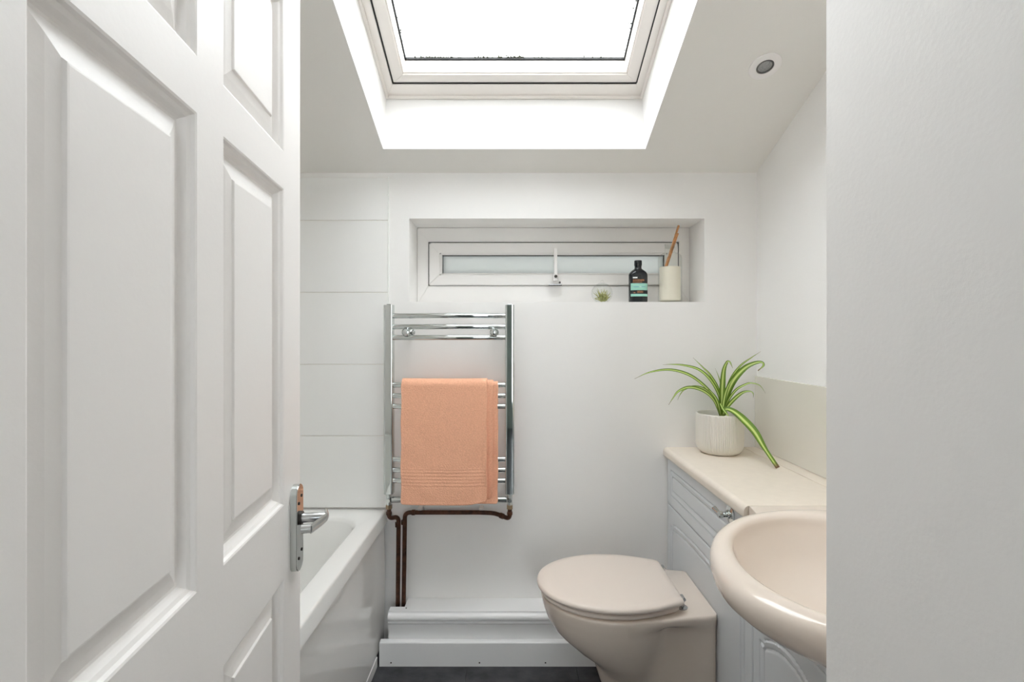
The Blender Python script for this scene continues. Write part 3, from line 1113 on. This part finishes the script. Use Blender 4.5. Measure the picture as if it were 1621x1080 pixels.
# splash tile above
spl = tag(box('splashback', (XR - 0.009, YP + 0.002, WZ + 0.0015), (XR - 0.0003, YB - 0.0005, CH - 0.153), M_splash, None, 0.002, 2), 'beige glazed splashback along the right wall above the worktop', 'splashback')

# ================================================================== basin
basin = tag(empty('wash_basin', (0.70, 0.93, WZ - 0.2)), 'cream oval semi-recessed wash basin cut off by the right wall', 'basin')
S0 = basin.location.copy()
NB_ = 96


def ell(cx, cy, a, b, z, n=2.0, xmax=None, bn=None):
    pts = []
    for i in range(NB_):
        t_ = 2 * math.pi * i / NB_
        c, s = math.cos(t_), math.sin(t_)
        x = cx + a * math.copysign(abs(c) ** (2 / n), c)
        y = cy + (b if s > 0 or bn is None else bn) * math.copysign(abs(s) ** (2 / n), s)
        if xmax is not None:
            x = min(x, xmax)
        pts.append(Vector((x, y, z)))
    return pts


XM = 0.912
EO = (0.72, 0.87, 0.348, 0.36, 0.240)        # outer rim: centre x, y, half width, far and near half length
EI = (0.66, 0.899, 0.232, 0.266, 0.226)      # inner lip
EB = (0.70, 0.90, 0.10, 0.12, 0.12)          # underside


def mixe(A, B, t_):
    return [a + (b - a) * t_ for a, b in zip(A, B)]


def ering(E, z):
    return ell(E[0], E[1], E[2], E[3], z, 2, XM, E[4])


BELLY = [(0.165, 0.92), (0.135, 0.74), (0.102, 0.52), (0.073, 0.29), (0.050, 0.125), (0.030, 0.025)]
rings = [ering(mixe(EO, EB, t_), WZ - dz) for dz, t_ in BELLY]
for t_, z in ((0.0, -0.012), (0.02, 0.002), (0.09, 0.010), (0.20, 0.0155), (0.36, 0.0190), (0.55, 0.0205), (0.74, 0.0195), (0.88, 0.016), (0.97, 0.009), (1.0, 0.000)):
    rings.append(ering(mixe(EO, EI, t_), WZ + z))
for k_, z in ((0.965, -0.016), (0.88, -0.058), (0.70, -0.100), (0.42, -0.127), (0.13, -0.136)):
    rings.append(ering((EI[0] + 0.015 * (1 - k_), EI[1], EI[2] * k_, EI[3] * k_, EI[4] * k_), WZ + z))
vq, fq = loft([[p - S0 for p in r] for r in rings], True, True, True)
sharp(obj('bowl', vq, fq, M_cream, basin), 70)


# flat deck of the basin around the oval, set flush into the worktop
def in_deck(x, y):
    x0, x1, y0, y1, r_ = 0.603, XM, 0.64, YD, 0.016
    if not (x0 <= x <= x1 and y0 <= y <= y1):
        return False
    if x < x0 + r_ and y > y1 - r_:
        return math.hypot(x - x0 - r_, y - y1 + r_) <= r_
    return True


inner_r = ell(EO[0], EO[1], EO[2] * 0.97, EO[3] * 0.97, 0, 2, XM - 0.004, EO[4] * 0.97)
cen = Vector((EO[0], EO[1], 0))
outer_r = []
for p in inner_r:
    d_ = (p - cen)
    d_ = d_.normalized()
    lo_, hi_ = 0.0, 1.0
    for _ in range(30):
        mid_ = (lo_ + hi_) / 2
        q = cen + d_ * mid_
        if in_deck(q.x, q.y):
            lo_ = mid_
        else:
            hi_ = mid_
    outer_r.append(cen + d_ * max(lo_, (p - cen).length + 0.0002))
lv = lambda R_, z: [Vector((p.x, p.y, z)) - S0 for p in R_]
vq, fq = loft([lv(inner_r, WZ - 0.028), lv(outer_r, WZ - 0.028), lv(outer_r, WZ - 0.0005), lv([p + (cen - p).normalized() * 0.0012 for p in outer_r], WZ + 0.0008), lv(inner_r, WZ + 0.0008), lv(inner_r, WZ - 0.028)], True)
obj('deck', vq, fq, M_cream, basin)
# fascia of the vanity, its top edge scribed to the underside of the basin
fas = []
BELLY_FINE = [(BELLY[k][0] + (BELLY[k + 1][0] - BELLY[k][0]) * q / 8, BELLY[k][1] + (BELLY[k + 1][1] - BELLY[k][1]) * q / 8) for k in range(len(BELLY) - 1) for q in range(8)]
nF = 90
for i in range(nF + 1):
    y = YP + 0.003 + (YJ - 0.0015 - YP - 0.003) * i / nF
    top = WZ - 0.0365
    for dz, t_ in BELLY_FINE:
        cx, cy, a, bf_, bn_ = mixe(EO, EB, t_)
        b = bf_ if y > cy else bn_
        if ((XF - 0.02 - cx) / a) ** 2 + ((y - cy) / b) ** 2 < 1.02 or ((XF + 0.02 - cx) / a) ** 2 + ((y - cy) / b) ** 2 < 1.02:
            top = min(top, WZ - dz - 0.006)
    fas.append((y - V0.y, top))
prism('fascia', [(YP + 0.003 - V0.y, 0.563)] + fas + [(YJ - 0.0015 - V0.y, 0.563)], 'x', XF - V0.x, XF + 0.018 - V0.x, M_cab, cabB)
lathe('drain', [(0, 0), (0.022, 0), (0.024, 0.002), (0.020, 0.004), (0.012, 0.003), (0, 0.003)], M_chrome, basin, 24, Vector((0.675, 0.915, WZ - 0.1355)) - S0)

# ================================================================== toilet
toilet = tag(empty('toilet', (0.40, 1.628, 0)), 'cream back-to-wall toilet with closed lid against the grey cabinet', 'toilet')
Q0 = toilet.location.copy()
YT = 1.628
XB = 0.6125
ZR = 0.397        # rim height


def lerp_tab(tab, z):
    for (z0, a), (z1, b) in zip(tab, tab[1:]):
        if z <= z1:
            t_ = (z - z0) / (z1 - z0)
            return [p + (q - p) * t_ for p, q in zip(a, b)]
    return list(tab[-1][1])


# z -> (bowl front x, bowl back x, bowl half width)
bowl_tab = [(0.0, (0.37, 0.38, 0.004)), (0.115, (0.365, 0.38, 0.006)), (0.135, (0.315, 0.435, 0.060)), (0.16, (0.285, 0.455, 0.092)), (0.20, (0.250, 0.475, 0.122)), (0.235, (0.200, 0.488, 0.143)), (0.29, (0.136, 0.500, 0.166)),
            (0.33, (0.112, 0.505, 0.177)), (0.365, (0.100, 0.51, 0.183)), (ZR, (0.094, 0.51, 0.186))]
# z -> (body front x, half width)
body_tab = [(0.0, (0.325, 0.138)), (0.06, (0.310, 0.137)), (0.10, (0.290, 0.136)), (0.20, (0.258, 0.136)), (0.30, (0.28, 0.136)), (ZR, (0.30, 0.137))]


def smax(a, b, k):
    h = max(k - abs(a - b), 0.0) / k
    return max(a, b) + h * h * k * 0.25


def halfw(x, z):
    f, bk, w = lerp_tab(bowl_tab, z)
    cx = f + (bk - f) * 0.54
    ra = cx - f if x < cx else bk - cx
    q = (x - cx) / ra
    wb = w * math.sqrt(max(0, 1 - q * q)) if abs(q) < 1 else 0
    bf, bw = lerp_tab(body_tab, z)
    wq = 0.0
    if x > bf:
        s = min(1, (x - bf) / 0.27)
        wq = bw * math.sqrt(max(0, 1 - (1 - s) ** 2)) * (0.80 + 0.20 * s)
    if wb <= 0 or wq <= 0:
        r = max(wb, wq)
    else:
        r = smax(wb, wq, 0.018 * min(1, min(wb, wq) / 0.03))
    # flat shelf behind the seat: straight line from the widest point to the wall, with a small overhang
    if x > 0.34:
        ln = 0.186 + (0.143 - 0.186) * (x - 0.34) / (XB - 0.34)
        k = min(1.0, max(0.0, (z - (ZR - 0.055)) / 0.040))
        k = k * k * (3 - 2 * k)
        if ln > r:
            r = r + (ln - r) * k
    return r


rings = []
zs = [0.0, 0.03, 0.06, 0.09, 0.115, 0.125, 0.135, 0.147, 0.16, 0.18, 0.20, 0.22, 0.24, 0.26, 0.28, 0.30, 0.32, 0.335, ZR - 0.055, ZR - 0.048, ZR - 0.041, ZR - 0.035, ZR - 0.029, ZR - 0.022, ZR - 0.015, ZR - 0.007, ZR - 0.002, ZR]
NXs = 90
for z in zs:
    zq = min(z, ZR)
    ins = 0.0 if z < ZR - 0.0065 else (0.0015 if z < ZR - 0.001 else 0.005)
    f = min(lerp_tab(bowl_tab, zq)[0], lerp_tab(body_tab, zq)[0]) + ins
    right = []
    left = []
    for i in range(NXs + 1):
        u = i / NXs
        u = u * u * (1.6 - 0.6 * u)
        x = f + (XB - f) * u
        w = max(0.0008, halfw(x, zq) - ins)
        if i == 0:
            w = 0.0008
        # rounded rear vertical edges
        dd = XB - x
        if dd < 0.006:
            w -= 0.006 - math.sqrt(max(0, 0.006 ** 2 - (0.006 - dd) ** 2))
        right.append(Vector((x, YT - w, z)))
        left.append(Vector((x, YT + w, z)))
    rings.append([p - Q0 for p in right + left[::-1]])
vq, fq = loft(rings, True, True, True)
sharp(obj('pan', vq, fq, M_cream, toilet), 55)


def lid_outline(x0, x1, w, wr, n=64, inset=0.0):
    """egg shape: round front at x0, straight hinge edge of half width wr at x1"""
    cx = x0 + (x1 - x0) * 0.56
    pts = []
    tail = (x1 - cx)
    # rear right corner -> front -> rear left
    half = []
    for k in range(n + 1):
        a = math.pi / 2 * k / n
        x = cx - (cx - x0) * math.sin(a)
        half.append((x, w * math.cos(a) ** 0.94))
    rear = []
    m_ = 14
    for k in range(1, m_ + 1):
        t_ = k / m_
        x = cx + tail * t_
        rear.append((x, wr + (w - wr) * math.cos(t_ * math.pi / 2) ** 1.0))
    up = rear[::-1] + half
    # soften the rear corner
    x_last, w_last = up[0]
    corner = [(x_last, w_last - 0.012), (x_last - 0.001, w_last - 0.006), (x_last - 0.004, w_last - 0.0015)]
    up = corner + up[1:]
    pts = [(x, y) for x, y in up] + [(x, -y) for x, y in up[::-1][1:]]
    if inset:
        gx = (x0 + x1) / 2
        out = []
        for x, y in pts:
            L = math.hypot((x - gx) / ((x1 - x0) / 2), y / w) or 1
            out.append((x - inset * (x - gx) / ((x1 - x0) / 2) / L, y - inset * (y / w) / L))
        pts = out
    return pts


def slab(name, prof_, x0, x1, w, wr, m):
    """prof_: list of (inset, z)"""
    rings = []
    for ins, z in prof_:
        rings.append([Vector((x, YT + y, z)) - Q0 for x, y in lid_outline(x0, x1, w, wr, 40, ins)])
    vq, fq = loft(rings, True, True, True)
    return sharp(obj(name, vq, fq, m, toilet), 50)


zs0 = ZR + 0.003
slab('seat', [(0.012, zs0), (0.004, zs0 + 0.001), (0.0, zs0 + 0.005), (0.0005, zs0 + 0.011), (0.004, zs0 + 0.0145), (0.012, zs0 + 0.0158)], 0.095, 0.506, 0.181, 0.128, M_seat)
zl0 = zs0 + 0.0205
slab('lid', [(0.014, zl0), (0.005, zl0 + 0.0008), (0.0, zl0 + 0.005), (0.0, zl0 + 0.010), (0.002, zl0 + 0.0145), (0.007, zl0 + 0.0175), (0.03, zl0 + 0.0195), (0.08, zl0 + 0.0205), (0.15, zl0 + 0.021)],
     0.082, 0.517, 0.190, 0.138, M_seat)
for sy in (-1, 1):
    yh = YT + sy * 0.100
    lathe('hinge', [(0, 0), (0.017, 0), (0.017, 0.0025), (0.012, 0.005), (0.0075, 0.0055), (0.0075, 0.016), (0, 0.016)], M_satin, toilet, 20, Vector((0.520, yh, ZR + 0.0003)) - Q0)
    tube('hinge_pin', [Vector((0.523, yh - 0.012, zl0 + 0.006)) - Q0, Vector((0.523, yh + 0.012, zl0 + 0.006)) - Q0], 0.0055, M_satin, toilet, 14)

# ================================================================== spider plant
plant = tag(empty('spider_plant', (0.784, 1.885, WZ)), 'spider plant in an off-white ribbed pot on the worktop', 'plant')
PP0 = plant.location.copy()
pr, ph_ = 0.0835, 0.150
NR = 72
rings = []
SEG = NR * 4


def ribring(r, z, rib):
    out = []
    for i in range(SEG):
        a = 2 * math.pi * i / SEG
        rr_ = r + rib * (0.5 + 0.5 * math.cos(a * NR))
        out.append(Vector((rr_ * math.cos(a), rr_ * math.sin(a), z)))
    return out


for r, z, rib in ((0.058, 0.0005, 0), (0.064, 0.002, 0), (0.070, 0.007, 0.001), (0.0765, 0.016, 0.0024), (0.081, 0.030, 0.0026), (pr - 0.001, 0.05, 0.0026), (pr, ph_ - 0.006, 0.0026), (pr, ph_ - 0.002, 0.0015),
                  (pr - 0.0012, ph_, 0.0005), (pr - 0.0035, ph_, 0), (pr - 0.005, ph_ - 0.003, 0.0), (pr - 0.006, 0.085, 0.0), (pr - 0.02, 0.012, 0)):
    rings.append(ribring(r, z, rib))
vq, fq = loft(rings, True, True, True)
sharp(obj('pot', vq, fq, M_pot, plant), 60)
lathe('soil', [(0, 0.095), (0.05, 0.097), (pr - 0.0068, 0.094), (pr - 0.0068, 0.090), (0, 0.090)], M_soil, plant, 40)


def leaf(pts, w, fold=0.25, tipw=0.08, roll=0.0):
    """pts: list of (px, py, depth); w: max width in metres"""
    path = catmull([P(*p) - PP0 for p in pts], 7)
    n = len(path)
    view = Vector((0, -1, 0))
    verts = []
    uvs = []
    rows_ = []
    L = [0]
    for a, b in zip(path, path[1:]):
        L.append(L[-1] + (b - a).length)
    for i, p in enumerate(path):
        s = L[i] / L[-1]
        tt = (path[min(n - 1, i + 1)] - path[max(0, i - 1)]).normalized()
        side = tt.cross(Vector((0.0, -0.86, 0.5)))
        if side.length < 1e-3:
            side = Vector((1, 0, 0))
        side.normalize()
        nn = side.cross(tt).normalized()
        if roll:
            side = Matrix.Rotation(roll, 3, tt) @ side
            nn = Matrix.Rotation(roll, 3, tt) @ nn
        ww = 0.85 * w * (0.55 + 0.45 * min(1, s / 0.3)) * (1 if s < 0.45 else max(tipw, 1 - ((s - 0.45) / 0.55) ** 1.6)) * 0.5
        row = []
        for q in (-1, -0.5, 0, 0.5, 1):
            row.append((p + side * ww * q + nn * ww * fold * abs(q), ((q + 1) / 2, s)))
        rows_.append(row)
    v1 = [c[0] for r in rows_ for c in r]
    uv = [c[1] for r in rows_ for c in r]
    th = 0.0006
    faces = []
    for i in range(n - 1):
        for k in range(4):
            faces.append((i * 5 + k, i * 5 + k + 1, (i + 1) * 5 + k + 1, (i + 1) * 5 + k))
    o = obj('leaf', v1, faces, M_leaf, plant, True, fix=False)
    ul = o.data.uv_layers.new(name='UVMap')
    for lp_ in o.data.loops:
        ul.data[lp_.index].uv = uv[lp_.vertex_index]
    return o


def zpx(pts, s=6.754, ox=1000, oy=550):
    return [(ox + x / s, oy + y / s, d) for x, y, d in pts]


D = 1.885
leaf(zpx([(955, 740, D), (900, 560, D - .01), (760, 400, D - .03), (600, 290, D - .05), (400, 240, D - .07), (190, 268, D - .08), (30, 337, D - .09)]), 0.016)
leaf(zpx([(950, 740, D), (940, 540, D), (850, 360, D), (720, 240, D + .01), (560, 193, D + .02), (430, 183, D + .02), (330, 186, D + .02)]), 0.016, tipw=0.05)
leaf(zpx([(960, 740, D + .02), (930, 470, D + .03), (840, 300, D + .04), (760, 215, D + .05), (655, 110, D + .05)]), 0.013)
leaf(zpx([(950, 740, D - .02), (880, 570, D - .04), (770, 470, D - .06), (620, 428, D - .08), (500, 470, D - .10), (440, 545, D - .11), (395, 615, D - .11)]), 0.017)
leaf(zpx([(945, 740, D - .01), (890, 560, D - .02), (780, 450, D - .03), (660, 420, D - .04), (560, 455, D - .05), (515, 510, D - .05), (490, 562, D - .05)]), 0.013)
leaf(zpx([(960, 740, D - .01), (963, 560, D - .01), (970, 380, D - .01), (985, 240, D - .01), (1020, 158, D - .02), (1050, 160, D - .03), (1080, 225, D - .04)]), 0.026, tipw=0.03)
leaf(zpx([(965, 740, D), (980, 560, D), (960, 430, D + .01), (930, 320, D + .02), (893, 225, D + .02)]), 0.008)
leaf(zpx([(965, 740, D), (1010, 520, D), (1090, 350, D - .01), (1200, 230, D - .02), (1300, 175, D - .03), (1385, 160, D - .04), (1408, 195, D - .05), (1350, 250, D - .06)]), 0.029, tipw=0.12)
leaf(zpx([(970, 740, D + .02), (1000, 520, D + .03), (1060, 340, D + .04), (1160, 200, D + .04), (1280, 110, D + .04), (1380, 45, D + .04)]), 0.012)
leaf(zpx([(975, 740, D), (1020, 590, D - .01), (1110, 460, D - .02), (1210, 400, D - .03), (1280, 383, D - .04), (1370, 410, D - .06), (1430, 490, D - .07)]), 0.011)
leaf(zpx([(975, 740, D - .01), (1020, 640, D - .02), (1110, 540, D - .04), (1190, 483, D - .05), (1260, 472, D - .06), (1295, 490, D - .07), (1302, 540, D - .07)]), 0.016, tipw=0.05)
leaf(zpx([(975, 720, D - .02), (1010, 664, D - .03), (1090, 690, D - .06), (1190, 775, D - .11)]) + [(1194, 684, 1.725), (1210, 710, 1.685), (1231, 741.0, 1.650)], 0.037, tipw=0.5)
leaf(zpx([(945, 600, D - .03), (975, 660, D - .05), (1010, 705, D - .065), (1050, 758, D - .075)]), 0.012)
leaf(zpx([(955, 740, D - .02), (935, 650, D - .03), (905, 560, D - .03), (850, 480, D - .03), (790, 440, D - .03)]), 0.016)
leaf(zpx([(965, 740, D - .02), (975, 640, D - .02), (1000, 500, D - .02), (1040, 400, D - .02), (1100, 310, D - .02)]), 0.015)

# ================================================================== things on the window sill
SZ = NZ0 + 0.0003
# ---- black bottle with mint label ----
bt = tag(empty('bottle', (P(1010, 0, 2.035).x, 2.035, SZ)), 'black pump-less wash bottle with mint green label on the sill', 'bottle')


def bring(hw, hd, z, n=40, p=2.6):
    out = []
    for i in range(n):
        a = 2 * math.pi * i / n
        c, s = math.cos(a), math.sin(a)
        out.append(Vector((hw * math.copysign(abs(c) ** (2 / p), c), hd * math.copysign(abs(s) ** (2 / p), s), z)))
    return out


hw, hdp = 0.0375, 0.024
bp = [(hw - 0.004, hdp - 0.004, 0.0), (hw - 0.0008, hdp - 0.0008, 0.003), (hw, hdp, 0.007), (hw, hdp, 0.112), (hw - 0.0015, hdp - 0.0005, 0.118), (hw - 0.006, hdp - 0.002, 0.125), (0.024, 0.018, 0.132), (0.0155, 0.0145, 0.1375), (0.0135, 0.0135, 0.142), (0.0135, 0.0135, 0.145)]
rings = [bring(a, b, z, 48, 2.0 if z > 0.131 else 2.8) for a, b, z in bp]
vq, fq = loft(rings, True, True, True)
sharp(obj('bottle_body', vq, fq, M_blackpl, bt), 60)
lathe('cap', [(0, 0.1452), (0.0140, 0.1452), (0.0140, 0.150), (0.0155, 0.151), (0.0155, 0.170), (0.0145, 0.172), (0, 0.172)], M_blackpl, bt, 32)


def bottle_print(name, x0, x1, z0, z1, m, off=0.0004):
    rows_ = []
    n = 24
    for i in range(n + 1):
        x = x0 + (x1 - x0) * i / n
        q = min(1, abs(x) / hw)
        y = -(hdp) * (1 - q ** 2.8) ** (1 / 2.8) - off
        rows_.append([Vector((x, y, z0)), Vector((x, y, z1)), Vector((x, y + off * 0.8, z1)), Vector((x, y + off * 0.8, z0))])
    vq, fq = loft(rows_, True, True, True)
    return obj(name, vq, fq, m, bt)


lb = bottle_print('label', -0.0335, 0.0365, 0.0495, 0.0775, M_mint)
bottle_print('label', -0.0335, 0.0365, 0.0245, 0.0345, M_mint)
bottle_print('label_tag', -0.0260, -0.0085, 0.0975, 0.1030, M_whitepr)
bottle_print('label_line', -0.0265, 0.0100, 0.0815, 0.0828, M_orange)
for zz, xa_, xb_ in ((0.0735, -0.004, 0.020), (0.0635, -0.026, -0.004), (0.0615, -0.022, -0.002), (0.0645, 0.008, 0.024), (0.0625, 0.010, 0.026)):
    bottle_print('label_rule', xa_, xb_, zz, zz + 0.0011, M_blue, 0.0007)


def text(name, body, size, loc, m, parent, ext=0.0002, sx=1.0):
    cu = bpy.data.curves.new(name, 'FONT')
    cu.body = body
    cu.size = size
    cu.extrude = ext
    to = bpy.data.objects.new('tmp_text', cu)
    C.objects.link(to)
    bpy.context.view_layer.update()
    d_ = bpy.context.evaluated_depsgraph_get()
    me_ = bpy.data.meshes.new_from_object(to.evaluated_get(d_))
    bpy.data.objects.remove(to)
    me_.transform(Matrix.Translation(loc) @ Matrix.Rotation(math.radians(90), 4, 'X') @ Matrix.Diagonal((sx, 1, 1, 1)))
    me_.materials.clear()
    return link_mesh(name, me_, m, parent)


text('lettering', 'GOODNESS', 0.0100, (-0.0265, -hdp - 0.0004, 0.0862), M_orange, bt, sx=0.86)
text('lettering', 'H', 0.0085, (0.0005, -hdp - 0.0009, 0.0600), M_whitepr, bt)
text('lettering', 'OOOO', 0.0105, (-0.010, -hdp - 0.0004, 0.0390), M_orange, bt, sx=0.72)
text('lettering', 'oo', 0.0085, (-0.024, -hdp - 0.0004, 0.0375), M_orange, bt, sx=0.8)

# ---- reed diffuser bottle ----
df = tag(empty('reed_diffuser', (P(1060.5, 0, 2.045).x, 2.045, SZ)), 'clear glass reed diffuser with milky liquid and one wooden reed', 'diffuser')
gr = 0.047
lathe('glass_bottle', [(0.040, 0.0), (gr - 0.001, 0.003), (gr, 0.008), (gr, 0.180), (gr - 0.003, 0.192), (gr - 0.013, 0.201), (0.022, 0.205), (0.0205, 0.210), (0.0205, 0.236), (0.0225, 0.240), (0.0195, 0.2405), (0.0185, 0.236), (0.0185, 0.225)], M_jar, df, 40)
lathe('liquid', [(0, 0.0072), (gr - 0.010, 0.0072), (gr - 0.0052, 0.012), (gr - 0.0052, 0.146), (0, 0.1465)], M_wax, df, 40)
rd = [P(1053, 424, 2.045), P(1064, 390, 2.040), P(1074.5, 357, 2.030)]
tube('reed', [p - df.location for p in rd], 0.0043, M_reed, df, 8)
tube('reed', [p - df.location + Vector((0.0042, 0.004, 0)) for p in (P(1053.5, 424, 2.045), P(1064.2, 392, 2.040), P(1072.0, 369, 2.033))], 0.0040, M_reed, df, 8)

# ---- glass globe with an air plant ----
gb = tag(empty('globe_terrarium', (P(953, 0, 2.04).x, 2.04, SZ)), 'small glass globe holding a spiky air plant on the sill', 'terrarium')
R = 0.0425
prof = [(0.018, 0.0)]
for k in range(3, 23):
    a = math.pi * k / 24
    prof.append((R * math.sin(a), R - 0.003 - R * math.cos(a)))
prof2_unused = [(max(0.001, r - 0.0016), z + (0.0016 if z < R else -0.0016)) for r, z in prof[::-1]]
lathe('glass_globe', prof, M_jar, gb, 36)
tube('hanging_loop', [Vector((0.006 * math.cos(a), 0, 2 * R + 0.001 + 0.006 * math.sin(a))) for a in [math.pi * k / 8 for k in range(9)]], 0.0012, M_jar, gb, 8)
bm = bmesh.new()
vv = []
ff = []
for k in range(46):
    az = random.uniform(0, 2 * math.pi)
    el = random.uniform(0.25, 1.35)
    L_ = random.uniform(0.034, 0.060)
    base_ = Vector((0.006 + random.gauss(0, 0.006), random.gauss(0, 0.004), 0.005 + random.uniform(0, 0.006)))
    d_ = Vector((math.cos(az) * math.cos(el), math.sin(az) * math.cos(el) * 0.6, math.sin(el)))
    pts = []
    for q in range(5):
        s = q / 4
        p = base_ + d_ * L_ * s + Vector((0, 0, -0.010 * s * s * math.cos(el)))
        lim = R - 0.006
        c = Vector((0, 0, R - 0.003))
        if (p - c).length > lim:
            p = c + (p - c).normalized() * lim
        p.z = max(p.z, 0.0045)
        pts.append(p)
    v1, f1 = tube_vf(pts, [0.0024, 0.0022, 0.0018, 0.0012, 0.0004], 5)
    n0 = len(vv)
    vv += v1
    ff += [tuple(i + n0 for i in f) for f in f1]
obj('air_plant', vv, ff, M_air, gb, True)
bm.free()

# ================================================================== recessed downlight in the sloped ceiling
dlp = Vector((P(1211, 105, 1.528).x, 1.528, ZC(1.528)))
dl = tag(empty('downlight', dlp), 'small round white recessed downlight in the sloped ceiling', 'light')
dl.rotation_euler = (math.pi + TH * -1, 0, 0)
# local +z points down out of the ceiling
zax = -EN
dl.rotation_mode = 'QUATERNION'
dl.rotation_quaternion = Vector((0, 0, 1)).rotation_difference(zax)
lathe('bezel', [(0.026, -0.001), (0.0255, 0.003), (0.029, 0.0042), (0.040, 0.004), (0.0455, 0.0025), (0.047, 0.0002), (0.047, 0.0), (0.030, -0.001)], M_clip, dl, 48)
lathe('ring', [(0.019, -0.004), (0.0195, 0.0015), (0.0225, 0.0022), (0.0252, 0.0015), (0.0252, -0.004)], M_dgrey, dl, 40)
lathe('lens', [(0, -0.003), (0.0190, -0.003), (0.0190, 0.0002), (0.012, 0.0012), (0, 0.0014)], M_lens, dl, 32)
